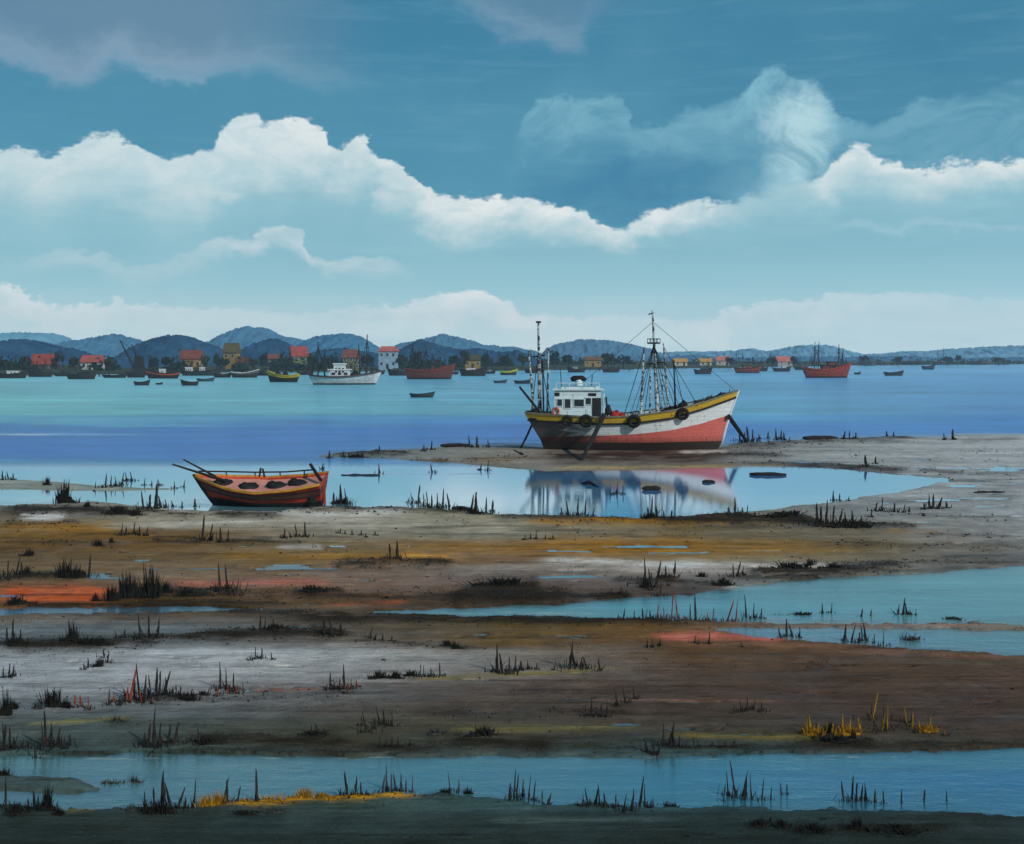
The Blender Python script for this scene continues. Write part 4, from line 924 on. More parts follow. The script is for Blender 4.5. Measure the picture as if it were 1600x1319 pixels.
def main_boat():
    Y0 = 76.0; X0 = (989 - CX) / F * 74.9; yaw = math.radians(-2.0)
    r = empty('fishing_boat', (X0, Y0, 0), yaw, 'large white and pink fishing boat with a yellow rail aground on the mud bar', 'fishing boat')
    tt = [0, .21, .35, .5, .707, .86, 1]
    sheer = lambda t: float(np.interp(t, tt, [2.42, 2.26, 2.18, 2.24, 2.62, 3.2, 3.86]))
    rub = lambda t: float(np.interp(t, tt, [1.92, 1.80, 1.74, 1.78, 2.12, 2.72, 3.42]))
    pink = lambda t: float(np.interp(t, tt, [.80, .95, 1.02, 1.10, 1.36, 1.74, 2.28]))
    xs = lambda z: float(np.interp(z, [-.7, 0, .6, 1.7, 2.4, 3], [-5.4, -5.75, -5.95, -6.6, -7.0, -7.1]))
    xe = lambda z: float(np.interp(z, [-.7, 0, 2, 3.9], [5.4, 5.85, 6.35, 7.05]))
    pt, half = hull_fn(14, 4.4, sheer, -.7, xs, xe, .34, .52)
    W, Pk, B_ = stained('hull_white', (228, 232, 232)), stained('hull_pink', (212, 108, 98), x0=-1.9, x1=-4.6), stained('hull_boot_black', (34, 30, 32), (40, 32, 32), streak=.2)
    Yl = stained('bulwark_yellow', (204, 166, 52), (60, 52, 40), -6.6, -9.5, .3)
    h = hull_mesh(pt, half, [lambda t: -.7, lambda t: .56, pink, rub], [0, 1, 2], 60, 5).build('hull', [B_, Pk, W], r, smooth=False)
    bl = hull_mesh(pt, half, [rub, lambda t: sheer(t)], [0], 60, 3)
    bl.build('bulwark', Yl, r)
    strip_along(pt, lambda t: rub(t) + .02, .10, .12, 60).build('rubbing_strake', BLK, r)
    strip_along(pt, lambda t: sheer(t) + .04, .07, .10, 60, out=-.02).build('rail_cap', paint('rail_cap_grey', (120, 116, 100), .7, .4, 3, (30, 28, 26), .7), r)
    dk = lambda t: sheer(t) - .62
    deck_mesh(pt, dk, 40).build('deck', paint('deck_planks', (120, 108, 92), .8, .3, 3), r)
    MB().tube([pt(1, z, 0)[:1] + (0, z) for z in (-.6, .4, 1.5, 2.6, 3.9)], .085, 6).build('stem_post', W, r)
    # inner side of the bulwark
    mb = MB()
    for sd in (-1, 1):
        mb.grid([[ (lambda p: (p[0], p[1] - sd * .10, p[2]))(pt(i / 40 * .97, dk(i / 40 * .97) + (sheer(i / 40 * .97) - dk(i / 40 * .97)) * f, sd)) for f in (0, 1)] for i in range(41)])
    mb.build('bulwark_inside', cmat((170, 196, 200)), r)
    zd = 1.6
    PW = stained('wheelhouse_paint', (208, 226, 228), (70, 66, 62), -7, -12, .45)
    wh = MB().box((-3.55, 0, zd + 1.15), (3.1, 2.3, 2.3), taper=.03).build('wheelhouse', PW, r)
    MB().box((-3.5, 0, zd + 2.36), (3.35, 2.5, .10)).build('roof', PW, wh)
    MB().box((-3.35, 0, zd + 2.50), (2.5, 1.7, .18)).build('roof_coaming', PW, wh)
    GL = paint('wheelhouse_glass', (18, 22, 26), .12, .3, 2, spec=.7)
    for (x, z, w, hh) in ((-4.72, 1.52, .30, .42), (-4.2, 1.46, .36, .56), (-3.46, 1.50, .62, .44), (-2.86, 1.62, .34, .4)):
        f = MB().box((x, -1.15, zd + z), (w + .12, .06, hh + .12)).build('window', PW, wh)
        MB().box((x, -1.185, zd + z), (w, .03, hh)).build('pane', GL, f)
    for y in (-.55, .15):
        f = MB().box((-1.985, y, zd + 1.5), (.06, .6, .6)).build('window', PW, wh); MB().box((-1.95, y, zd + 1.5), (.03, .48, .48)).build('pane', GL, f)
    d = MB().box((-2.32, -1.14, zd + .95), (.58, .07, 1.75)).build('door', paint('door_dark', (34, 34, 36), .6, .4, 4), wh)
    MB().box((-2.12, -1.19, zd + .95), (.05, .05, .12)).build('handle', paint('brass', (130, 110, 60), .4, metal=.8), d)
    for (x, z, w, hh) in ((-4.9, 2.06, .34, .22), (-2.6, 2.05, .5, .18), (-3.6, .35, .5, .1)):
        MB().box((x, -1.145, zd + z), (w, .04, hh)).build('vent', BLK, wh)
    fn = MB(); fn.tube([(-3.45, 0, zd + 2.55), (-3.45, 0, zd + 2.8), (-3.48, 0, zd + 2.98)], [.26, .26, .22], 12); fn.build('funnel', PW, r)
    MB().tube([(-3.98, 0, zd + 2.98), (-3.8, 0, zd + 3.06), (-3.2, 0, zd + 3.08), (-2.98, 0, zd + 2.98)], [.13, .2, .19, .11], 9).build('life_raft', RUB, r, smooth=True)
    for x in (-4.95, -4.1, -3.0, -2.15):
        MB().tube([(x, -1.1, zd + 2.4), (x, -1.1, zd + 2.78)], .025, 5).build('roof_stanchion', PW, wh)
    MB().tube([(-4.95, -1.1, zd + 2.78), (-2.15, -1.1, zd + 2.78)], .025, 5).build('roof_rail', PW, wh)
    MB().tube([(-4.6, .3, zd + 2.5), (-4.65, .3, zd + 3.5)], .03, 5).build('antenna', BLK, wh)
    MB().tube([(-2.6, .4, zd + 2.5), (-2.55, .4, zd + 3.3)], .03, 5).build('antenna', BLK, wh)
    MB().torus((-5.0, -1.24, zd + .95), .22, .06, n=16, k=6).build('lifebuoy', cmat((196, 80, 60)), wh)
    MB().tube([(-1.85, -.9, zd), (-1.85, -.9, zd + 2.1)], .07, 6).build('post', PW, r)
    MB().tube([(-1.55, -1.0, zd), (-1.7, -1.0, zd + 1.9)], .06, 6).build('post', BLK, r)
    MB().box((-5.5, -.9, zd + .45), (.62, .5, .55)).build('engine_box', BLK, r)
    MB().box((-6.2, 0, zd + .75), (.5, 1.2, .5)).build('net_locker', PW, r)
    # hatch and winch
    MB().box((.35, 0, zd + .3), (1.3, 1.4, .5)).build('hatch', cmat((150, 165, 168)), r)
    w = MB().tube([(-.9, -.7, zd + .55), (-.9, .7, zd + .55)], .22, 10).build('winch_drum', paint('rusty_iron', (92, 52, 38), .7, .4, 5), r)
    for y in (-.75, .75): MB().box((-.9, y, zd + .35), (.5, .08, .7)).build('winch_frame', BLK, w)
    MB().box((-1.5, -1.0, zd + .55), (1.5, .2, .12), rot=Euler((0, .12, 0)).to_matrix()).build('plank', BLK, r)
    # banded masts
    bm_ = bpy.data.materials.new('flaking_mast_paint'); bm_.use_nodes = True; T = NT(bm_.node_tree); b = T.n['Principled BSDF']
    tc = T.new('ShaderNodeTexCoord').outputs['Object']; n = T.noise(T.vmul(tc, (2, 2, 3.2)), 1.2, 5, .75)
    T.put(b.inputs['Base Color'], T.mix(T.sstep(n, .46, .54), lin4((28, 28, 30)), lin4((196, 204, 204)))); b.inputs['Roughness'].default_value = .6
    def mast(x, y, zb, xt, yt, zt, r0, r1, mat=bm_): return MB().tube([(x, y, zb), ((x + xt) / 2, (y + yt) / 2, (zb + zt) / 2), (xt, yt, zt)], [r0, (r0 + r1) / 2, r1], 8).build('mast', mat, r)
    m1 = mast(1.75, 0, zd, 1.4, 0, 9.15, .15, .06)
    nest = MB(); nest.tube([(1.48, 0, 6.95), (1.48, 0, 7.05)], [.42, .42], 12); nest.build('crows_nest', BLK, m1)
    MB().torus((1.48, 0, 7.3), .40, .025, n=18, k=5).build('nest_rail', BLK, m1).rotation_euler = (0, 0, 0)
    nr = MB()
    for k in range(18):
        a0, a1 = k * math.pi / 9, (k + 1) * math.pi / 9; nr.tube([(1.48 + .42 * math.cos(a0), .42 * math.sin(a0), 7.28), (1.48 + .42 * math.cos(a1), .42 * math.sin(a1), 7.28)], .025, 4, cap=False)
        if k % 3 == 0: nr.tube([(1.48 + .42 * math.cos(a0), .42 * math.sin(a0), 7.0), (1.48 + .42 * math.cos(a0), .42 * math.sin(a0), 7.28)], .02, 4)
    bpy.data.objects.remove([c for c in m1.children if c.name.startswith('nest_rail')][0]); nr.build('nest_rail', BLK, m1)
    MB().tube([(.95, 0, 5.6), (2.2, 0, 5.75)], .04, 5).build('crosstree', BLK, m1)
    MB().tube([(1.12, 0, 8.9), (1.5, 0, 9.0)], .04, 5).build('masthead_light', BLK, m1)
    mast(.55, -.5, zd, .80, -.5, 6.7, .10, .05); mast(2.55, .4, zd, 2.15, .4, 7.05, .09, .04); mast(2.9, -.4, zd, 2.75, -.4, 5.9, .08, .04, BLK)
    mast(1.15, -.8, zd, 1.2, -.8, 5.4, .07, .04); mast(1.9, -.8, zd, 2.0, -.8, 5.2, .06, .04)
    m2 = mast(-6.02, 0, zd, -6.12, 0, 8.35, .14, .07)
    MB().tube([(-6.5, 0, 6.1), (-5.7, 0, 6.2)], .05, 5).build('crosstree', BLK, m2)
    MB().box((-6.12, 0, 8.4), (.34, .1, .12)).build('masthead_light', BLK, m2)
    mast(-6.35, -.4, zd, -6.75, -.4, 6.5, .10, .05); mast(-5.55, .3, zd, -5.45, .3, 6.75, .09, .04); mast(-5.75, -.5, zd, -5.85, -.5, 5.9, .07, .04, BLK)
    # antennae, shrouds and stays
    rg = MB()
    def ln(a, b_, q=.022): rg.tube([a, b_], q, 4, cap=False)
    for sd in (-1, 1):
        for e in (-1.5, -.9, .2, .9, 1.6): ln((1.48, 0, 6.9), (1.6 + e, sd * 1.9, 2.3))
        for e in (-.6, .1, .7): ln((-6.1, 0, 6.6), (-6 + e, sd * 1.3, 2.35), .018)
    ln((1.42, 0, 8.4), (6.8, 0, 3.9), .014); ln((1.42, 0, 8.4), (-3.4, 0, 4.2), .014)
    ln((.8, -.5, 6.5), (-.6, -1.9, 2.3)); ln((2.15, .4, 6.8), (4.2, -1.5, 2.9)); ln((2.15, .4, 6.0), (3.5, -1.6, 2.7)); ln((2.75, -.4, 5.8), (3.3, -1.7, 2.7))
    rg.build('rigging', ROPE, r)
    # ratlines between the shrouds
    rt = MB()
    for k in range(1, 11):
        f = k / 12; z = 2.3 + (6.9 - 2.3) * f
        for sd in (-1,): rt.tube([(1.48 + (.32) * (1 - f), sd * 1.9 * (1 - f), z), (1.48 + 1.02 * (1 - f), sd * 1.9 * (1 - f), z)], .015, 3)
    rt.build('ratlines', ROPE, r)
    MB().tube([(-5.9, -.9, 2.35), (-7.35, -.95, 4.15)], [.11, .08], 6).build('stern_boom', BLK, r)
    # rail stanchions at the bow
    for t in (.80, .84, .88, .92, .96):
        p = Vector(pt(t, sheer(t), -1)); MB().tube([p, p + Vector((0, .05, .35))], .022, 4).build('stanchion', BLK, r)
    M_ = Matrix.Translation((X0, Y0, 0)) @ Matrix.Rotation(yaw, 4, 'Z')
    def wp(x, y, z): return M_ @ Vector((x, y, z))
    for i, (x, z, R, lb) in enumerate([(-4.25, 1.98, .36, 'black tyre fender nearest the stern of the large fishing boat'), (-3.05, 1.98, .44, 'black tyre fender second from the stern, below the wheelhouse windows'),
                                      (.02, 1.98, .45, 'black tyre fender hanging amidships on the large fishing boat'), (3.18, 2.42, .42, 'black tyre fender hanging nearest the bow of the large fishing boat')]):
        t = (x - xs(z)) / (xe(z) - xs(z)); tyre(wp(x, -half(t, z) - .22, z), R, lb, 'tyre fenders hanging on the large fishing boat', yaw, .12)
    def heap(pts, label, mat=BLK, name='net_heap', cat='net'):
        m = MB()
        for q, (x, y, z, a, b_, c) in enumerate(pts):
            p = wp(x, y, z); m.lump(p, (a, b_, c), q + int(x * 7), n=12, k=6, rough=.3)
        return tag(m.build(name, mat, smooth=True), label, cat)
    heap([(2.35, -1.0, 2.0, 1.3, .9, .75), (3.3, -.9, 2.2, 1.1, .8, .95), (2.8, -.4, 2.1, 1.6, .9, .7)], 'black net heap on the foredeck of the large fishing boat behind the tyre')
    heap([(4.4, -.55, 2.5, 1.3, .8, .75), (5.2, -.3, 2.85, 1.2, .6, .6), (6.0, 0, 3.1, .9, .4, .6)], 'long dark tarpaulin bundle along the raised bow rail of the large fishing boat', paint('dark_tarpaulin', (44, 50, 48), .8, .4, 3), 'tarpaulin', 'tarpaulin')
    heap([(-1.1, -1.3, 1.9, .9, .6, .65), (-.65, -1.3, 1.95, .6, .5, .5)], 'red net bundle on deck right of the wheelhouse of the large fishing boat', paint('red_net', (170, 48, 44), .8, .35, 6), 'net_bundle', 'net')
    heap([(-1.55, -.9, 2.3, .5, .4, .6)], 'small black bundle beside the red net behind the wheelhouse door', name='gear_bundle', cat='gear')
    heap([(-6.3, -.9, 1.9, 1.0, .6, .75)], 'dark coil of rope and net on the stern deck of the large fishing boat', name='rope_coil', cat='rope')
    def pole(a, b_, ra, rb, label, name='leaning_pole', cat='pole'):
        a, b_ = Vector(a), Vector(b_); mid = (a + b_) / 2 + Vector((0, 0, -.05)); m = MB().tube([a - a, mid - a, b_ - a], [ra, (ra + rb) / 2 * 1.1, rb], 7)
        return tag(m.build(name, paint('dark_pole', (34, 30, 28), .8, .3, 5), loc=a), label, cat, 'poles propping the large fishing boat')
    pole(P(905, 722, 66.8) + Vector((0, 0, -.15)), wp(-1.9, -2.35, 2.35), .09, .16, 'thick dark pole leaning on the near side of the large boat below its wheelhouse')
    pole(Vector(G(1171, 690) + (-.2,)), wp(6.35, -.3, 2.2), .10, .15, 'dark pole propping the bow of the large fishing boat beside the stakes')
    pole(Vector(G(812, 701) + (-.1,)), wp(-6.55, -.8, 1.6), .06, .07, 'thin dark pole slanting from the stern of the large fishing boat to its anchor')
    ax, ay = G(811, 712); a = empty('anchor', (ax, ay, 0), .3, 'small black anchor lying on the mud bar under the stern pole', 'anchor')
    MB().tube([(-.28, 0, .32), (.28, 0, .0)], .05, 6).build('shank', BLK, a); MB().tube([(.1, -.2, .2), (.3, -.1, .0), (.32, .0, -.02), (.3, .12, .0), (.12, .25, .2)], .04, 5).build('flukes', BLK, a); MB().tube([(-.28, -.2, .32), (-.28, .2, .32)], .03, 5).build('stock', BLK, a)
    ox, oy = G(922, 758)
    o = MB().tube([(-.42, .9, -.05), (-.1, .1, .12), (.05, -.1, .1), (.4, -1.1, -.05)], [.05, .09, .09, .04], 6).build('driftwood', BLK, loc=(ox, oy, 0)); tag(o, 'dark bent driftwood stick lying in the calm pool below the leaning pole', 'driftwood')
main_boat()

# ------------------------------------------------------------------ the red rowing boat
def row_boat():
    Y0 = 47.1; X0 = (409 - CX) / F * Y0
    r = empty('rowing_boat', (X0, Y0, .13), 0, 'orange red wooden boat with a pink deck and yellow gunwale aground at left', 'rowing boat')
    heel = math.radians(11); rot = Euler((heel, 0, math.pi + .06)); 
    r.rotation_euler = Euler((-heel, 0, math.pi - .05))
    sheer = lambda t: float(np.interp(t, [0, .2, .5, .75, 1], [1.02, .84, .72, .84, 1.12]))
    xs = lambda z: float(np.interp(z, [-.2, 1.0], [-2.5, -2.62])); xe = lambda z: float(np.interp(z, [-.2, 0, 1.1], [1.9, 2.05, 2.75]))
    pt, half = hull_fn(5.4, 2.15, sheer, -.22, xs, xe, .38, .80, bow=1.2)
    def wm(n, c): return stained(n, c, (44, 34, 30), 99, 98, .0) if 0 else paint(n, c, .6, .3, 2.5, (48, 34, 30), .55, .3)
    O, Bn, Y_, K = wm('boat_orange', (186, 66, 42)), wm('boat_brown', (98, 62, 54)), wm('boat_yellow', (206, 150, 56)), wm('boat_bottom', (36, 32, 32))
    lv = [lambda t: -.22, lambda t: .20, lambda t: .16 + (sheer(t) - .16) * .38, lambda t: .16 + (sheer(t) - .16) * .74, sheer]
    hull_mesh(pt, half, lv, [0, 1, 2, 1], 36, 3).build('hull', [K, O, Bn], r)
    for zf, nm in ((lv[2], 'strake'), (lv[3], 'strake')): strip_along(pt, zf, .03, .035, 36).build(nm, K, r)
    strip_along(pt, sheer, .05, .09, 40).build('gunwale', Y_, r)
    PKm = paint('pink_deck', (214, 146, 128), .65, .2, 2.5, (150, 96, 60), .45)
    dk = lambda t: sheer(t) - .10
    deck_mesh(pt, dk, 30, .02).build('deck', PKm, r)
    MB().tube([(xe(z) + .02, 0, z) for z in (-.2, .2, .6, 1.16)], .06, 6).build('stem_post', K, r)
    MB().box((xs(.6) - .02, 0, .45), (.07, .16, 1.15)).build('rudder_post', O, r)
    # after the half turn the far rail is the side with negative y
    st = MB(); st.tube([pt(t, sheer(t) + .16, -1) for t in (.12, .35, .6, .8, .97)], .035, 5)
    for t in (.2, .4, .6, .8): st.tube([pt(t, sheer(t), -1), pt(t, sheer(t) + .16, -1)], .03, 4)
    st.build('side_rail', K, r)
    q = pt(.55, sheer(.55), -1); mb = MB(); mb.tube([(q[0] - .1, q[1], q[2]), (q[0] - .04, q[1], q[2] + .34), (q[0] + .06, q[1], q[2] + .36), (q[0] + .12, q[1], q[2])], .045, 5); mb.build('rowlock', K, r)
    bpy.context.view_layer.update(); M_ = r.matrix_world.copy()
    names = ['nearest the stern', 'second from the stern', 'second from the bow', 'nearest the bow']
    for i, (x, y) in enumerate([(-1.50, -.12), (-.66, .0), (.46, .12), (1.55, .05)]):
        t = (x + 2.6) / 5.3; p = Vector((x, y, dk(t) + .005)); 
        m = MB(); m.lump((0, 0, 0), (.82 if i != 3 else .86, .62, .17), i + 3, n=14, k=5, rough=.16)
        m.lump((.18, -.05, 0), (.5, .5, .22), i + 9, n=10, k=4, rough=.2)
        o = m.build('net_bundle', BLK, smooth=True); o.matrix_world = M_ @ Matrix.Translation(p) @ Matrix.Rotation(.3 * i, 4, 'Z')
        tag(o, 'black net bundle %s on the pink deck of the rowing boat' % names[i], 'net', 'net bundles in the rowing boat')
    def stick(a, b_, ra, rb, name, label, cat):
        a = M_ @ Vector(a); b_ = M_ @ Vector(b_); tag(MB().tube([a - a, (b_ - a)], [ra, rb], 6).build(name, paint('dark_pole', (34, 30, 28), .8, .3, 5), loc=a), label, cat)
    stick((1.35, .25, .95), (3.55, .15, 1.62), .07, .035, 'oar', 'long dark oar jutting over the bow of the rowing boat', 'oar')
    stick((1.9, -.2, 1.0), (3.25, -.3, 1.70), .05, .03, 'boat_hook', 'thinner dark pole behind the oar over the rowing boat bow', 'boat hook')
    stick((-2.55, .35, 1.05), (-1.85, -1.0, 1.30), .08, .07, 'tiller', 'thick dark tiller bar lying across the stern of the rowing boat', 'tiller')
    q = pt(.07, .42, 1); o = MB().lump((0, 0, 0), (.30, .16, .42), 5, n=10).build('fender', RUB, smooth=True); o.matrix_world = M_ @ Matrix.Translation((q[0], q[1] + .02, q[2] - .2)); tag(o, 'small dark pointed fender hanging near the stern of the rowing boat', 'fender')
row_boat()

# ------------------------------------------------------------------ stakes and tufts on the flat
def stake_mesh(seed, mat):
    R = random.Random(seed); mb = MB(); bx, by = R.uniform(-.9, .9), R.uniform(-.5, .5); k = []; rad = []
    for i, f in enumerate((-.18, 0, .25, .5, .75, .93, 1.0)):
        k.append((bx * f * f * 1.5 + R.uniform(-.28, .28), by * f * f + R.uniform(-.2, .2), f)); rad.append(([.8, .95, 1, .9, .68, .34, .08] if seed % 2 else [.8, .85, 1, .8, .95, .8, .5])[i] * R.uniform(.7, 1.2))
    mb.tube(k, rad, 7); return mb.mesh('stake', mat)
def smat(n, c): return paint(n, c, .85, .4, 2.2, (20, 18, 16), .5, .4)
SM = {'dark': smat('wet_dark_stake', (48, 41, 38)), 'rusty orange': smat('rusty_stake', (150, 66, 40)), 'grey': smat('grey_stake', (66, 66, 66)), 'yellow': smat('yellow_reed', (176, 130, 34))}
SMESH = {c: [stake_mesh(i * 7 + len(c), m) for i in range(5)] for c, m in SM.items()}
ORD = ['leftmost', 'second', 'third', 'fourth', 'fifth', 'sixth', 'seventh', 'eighth', 'ninth', 'tenth', 'eleventh', 'twelfth', 'thirteenth', 'fourteenth', 'fifteenth', 'sixteenth', 'seventeenth', 'eighteenth']
RS = random.Random(5)
N_ST = 0; FEET = []; STK = []
def stakes(where, pts, color='dark', w=1.0, group='stakes and dead reed stalks standing on the mudflat'):
    """pts: (x, foot row, height in rows[, colour]) of each stake, left to right"""
    global N_ST
    n = len(pts)
    by = {}
    for p in sorted(pts, key=lambda q: q[0]): by.setdefault(p[3] if len(p) > 3 else color, []).append(p)
    for c, ps in by.items():
        for i, p in enumerate(ps):
            x, y, h = p[:3]; X, Y = G(x, y); k = Y / F
            z = ground_h(x, y); z = max(z, -.12)
            nm = {'yellow': 'reed_stalk'}.get(c, 'wooden_stake'); word = 'stalk' if c == 'yellow' else 'stake'
            o = bpy.data.objects.new(nm, RS.choice(SMESH[c])); COL.objects.link(o)
            H = (h * RS.uniform(.84, 1.0) + .5) * k - min(z, 0) ; rr = (1.05 + h * .022) * k * min(w, 1.35) * RS.uniform(.7, 1.25); FEET.append((X, Y, max(z, -.02), h * k))
            o.location = (X, Y, z); o.scale = (rr, rr, H); o.rotation_euler = (RS.uniform(-.12, .12), RS.gauss(0, .13), RS.uniform(0, 6.28))
            if len(ps) == 1: lab = '%s %s %s' % ('only' if n > 1 else 'lone', c, word)
            elif i == 0: lab = 'leftmost %s %s' % (c, word)
            elif i == len(ps) - 1: lab = 'rightmost %s %s' % (c, word)
            else: lab = '%s %s %s from the left' % (ORD[i], c, word)
            tag(o, lab + ' ' + where, word, group); N_ST += 1
            if nm == 'wooden_stake': STK.append((h * (1 + .25 * w), o))
D, O_, Gy, Yw = 'dark', 'rusty orange', 'grey', 'yellow'
S_ = stakes
S_('at the left edge of the far sandbar', [(4,751,11),(13,750,10),(21,751,7)])
S_('in the water row left of the rowing boat', [(165,763,15),(173,760,13),(181,760,12),(189,758,16),(198,751,11),(207,751,9),(225,758,6),(237,758,5),(250,758,7),(273,763,8),(286,761,6)], w=.8)
S_('left of the white foam by the rowing boat', [(224,799,19),(234,796,19),(243,797,30),(251,795,15)], w=1.4)
S_('poking from the white foam at the rowing boat bow', [(261,793,7),(272,792,8),(284,793,6),(305,792,7)], w=1.3)
S_('on the brown band below the foam', [(189,838,13),(197,837,11),(208,836,15),(218,838,10),(228,838,9)])
S_('straight below the rowing boat bow', [(316,847,25),(328,846,22),(345,849,16),(355,848,12)], w=1.4)
S_('below the rowing boat stern on pale mud', [(445,842,14),(464,840,17),(477,840,15)], w=1.2)
S_('at the left edge above the orange bank', [(3,908,32),(12,904,20),(25,900,20),(34,903,14)], w=1.2)
S_('beside the dark tussock above the orange bank', [(139,901,22)], w=1.4)
S_('right of the tallest tussock pair', [(344,930,30),(356,928,28),(369,934,18)], w=1.0)
S_('below the blue creek at the left edge', [(11,1010,20),(20,1008,22),(32,1006,13)], w=1.3)
S_('between the low tussock and the creek end', [(183,1001,11),(194,1000,12)])
S_('on the grey bank under the blue creek', [(220,1003,25),(232,1001,34),(246,1000,20)], w=1.1)
S_('on the dark berm left of the middle', [(406,989,20),(414,988,14),(427,987,14)], w=.9)
S_('on the berm left of the ochre bank', [(505,996,15),(519,997,24),(533,997,18)], w=1.4)
S_('on the ochre bank edge', [(578,999,14),(586,1004,7),(598,1004,6),(612,1004,5)], w=1.1)
S_('on the tip of the long bar behind the rowing boat', [(514,716,7),(537,714,6),(593,708,8)], w=1.6)
S_('in the middle of the long bar', [(662,706,8),(674,704,11)], w=1.6)
S_('at the log on the long bar', [(734,700,12),(745,700,12),(763,700,8)], w=1.1)
S_('under the long bar in the channel', [(503,733,7),(593,740,9),(676,738,8),(762,735,9),(750,734,7)], w=1.2)
S_('just right of the rowing boat stern', [(521,787,9),(533,787,18),(543,788,16)], w=1.7)
S_('in the row along the channel below the bar', [(646,785,13),(653,787,24),(662,791,16),(669,794,22),(675,794,18),(684,793,15),(692,794,20),(702,792,17)], w=1.0)
S_('at the right end of the shore log', [(736,801,20),(743,803,26),(759,805,19),(769,799,9)], w=1.8)
S_('on the shore below the calm pool reflection', [(878,803,8),(889,806,16),(902,805,17),(914,805,14),(925,806,7)], w=1.3)
S_('on pale mud right of the rowing boat', [(531,835,7),(539,836,4),(550,837,5),(564,838,7),(572,841,6),(586,838,5)], w=.9)
S_('on the small dark berm in the middle', [(610,876,20),(621,875,20)], w=1.6)
S_('on the ochre bank under the calm pool', [(820,845,6),(829,844,7),(838,844,9),(852,844,6),(864,844,6)], w=.9)
S_('at the right tip of the long dark mound', [(956,934,9),(970,933,9),(978,934,6)], w=1.0)
S_('beside the pole under the large boat bow', [(1155,689,13),(1163,692,15),(1169,691,21),(1176,689,12),(1187,686,6),(1200,685,6),(1213,688,12),(1220,686,8),(1226,688,9)], w=1.1)
S_('on the dark log right of the large boat', [(1318,688,9),(1327,688,9),(1337,688,8)], w=1.1)
S_('on the grey flat at the upper right', [(1386,682,4),(1396,682,4),(1475,688,9),(1489,688,10)], w=1.3)
S_('on the bar right of the calm pool', [(1353,731,11),(1368,726,8)], w=1.3)
S_('in the large boat reflection', [(954,773,11),(963,771,13),(973,772,8)], Gy, .8)
S_('on the near shore of the calm pool', [(1013,812,14),(1018,812,22),(1026,812,14),(1037,814,9),(1049,814,8)], w=1.5)
S_('left of the dark weed on the pool shore', [(1138,811,10),(1149,810,19),(1160,811,9),(1167,811,10)], Gy, 1.1)
S_('in the dense row right of the pool', [(1276,823,27),(1283,823,21),(1291,823,26),(1301,823,19),(1312,823,17),(1322,822,15),(1333,823,16),(1346,822,9)], w=1.3)
S_('in the right end of the calm pool', [(1302,782,8),(1311,782,8),(1325,784,6)], w=1.0)
S_('in the loose group at the right of the pool', [(1361,809,9),(1368,800,13),(1377,800,20),(1398,801,13),(1412,802,12),(1421,800,7)], w=1.1)
S_('in the rightmost group above the flat', [(1444,797,9),(1452,796,17),(1458,796,14),(1466,796,13),(1480,795,8)], w=1.5)
S_('standing in water above the reed row', [(1009,917,30),(1016,915,18),(1028,908,18),(1040,908,12),(1053,907,17)], w=1.1)
S_('leaning under the berm above the middle creek', [(1031,932,15),(1014,924,10),(1043,918,8)], w=.9)
S_('left of the long dark weed bank', [(1146,903,14),(1152,902,19),(1160,901,11)], w=.9)
S_('in the colourful row by the middle creek', [(974,972,13),(990,971,8),(1005,973,13),(1016,970,9),(1027,971,22,O_),(1038,971,15,O_),(1049,972,32,O_),(1060,968,26,O_),(1070,972,9,O_),(1078,971,18),(1087,970,27),(1104,970,9,O_),(1113,971,18,O_),(1134,971,22,O_),(1149,971,21,O_),(1167,966,23),(1177,966,18),(1190,966,11)], w=.95)
S_('on the blue creek at the right', [(1286,958,11),(1299,957,8),(1345,963,9),(1360,962,6),(1402,960,8),(1410,960,16),(1419,960,13),(1430,961,7)], w=1.0)
S_('in the lower creek at the right', [(1221,996,8),(1229,994,14),(1241,995,13),(1249,996,8)], w=1.4)
S_('in the lower creek left of the thin tall stick', [(1319,1001,13),(1328,1004,17),(1340,1005,8),(1348,1001,12),(1354,1001,14),(1366,1004,6)], w=1.3)
S_('as a thin tall stick in the lower right creek', [(1380,1009,20)], Gy, .6)
S_('under the pink mud patch', [(1012,1014,13),(1020,1013,9),(1031,1011,8)], w=.9)
S_('right of the first group under the pink mud', [(1086,1007,10),(1092,1008,7),(1108,1008,11),(1160,1013,6)], w=.8)
S_('at the left edge of the pale wet sand', [(5,1062,13),(14,1061,16),(21,1059,13)], w=.9)
S_('on the pale sand right of the low tussock', [(131,1049,8),(138,1046,9),(168,1038,12),(163,1030,9)], w=.9)
S_('on the pale sand near the middle', [(392,1034,8),(399,1032,16),(409,1031,11),(425,1033,9)], Gy, .9)
S_('at the left shore of the pale sand', [(117,1108,14),(126,1106,12),(138,1110,14)], O_, 1.1)
S_('in the tallest group on the pale sand edge', [(170,1104,17),(177,1099,16,O_),(188,1104,10),(196,1100,18,O_),(202,1100,40,O_),(210,1096,28),(218,1094,48),(225,1099,28),(221,1101,14,O_),(236,1096,32),(244,1091,30),(249,1090,34),(255,1089,28),(259,1088,19),(238,1102,9,O_)], w=1.1)
S_('in the zigzag right of the tallest group', [(268,1092,11),(275,1093,13),(282,1091,9),(300,1091,5)], w=.9)
S_('at the arch of reeds', [(340,1091,15,O_),(345,1079,29),(354,1079,27),(356,1086,14,O_),(364,1083,23),(370,1086,12,O_),(378,1078,8)], w=1.0)
S_('where the pale sand ends in the middle', [(516,1080,18),(523,1079,14),(531,1079,13),(538,1079,30),(543,1086,12,O_),(548,1079,11),(558,1076,9,O_)], w=.9)
S_('right of the low scrub on the sand edge', [(656,1061,20),(663,1060,14),(674,1060,13),(687,1060,15)], Gy, .8)
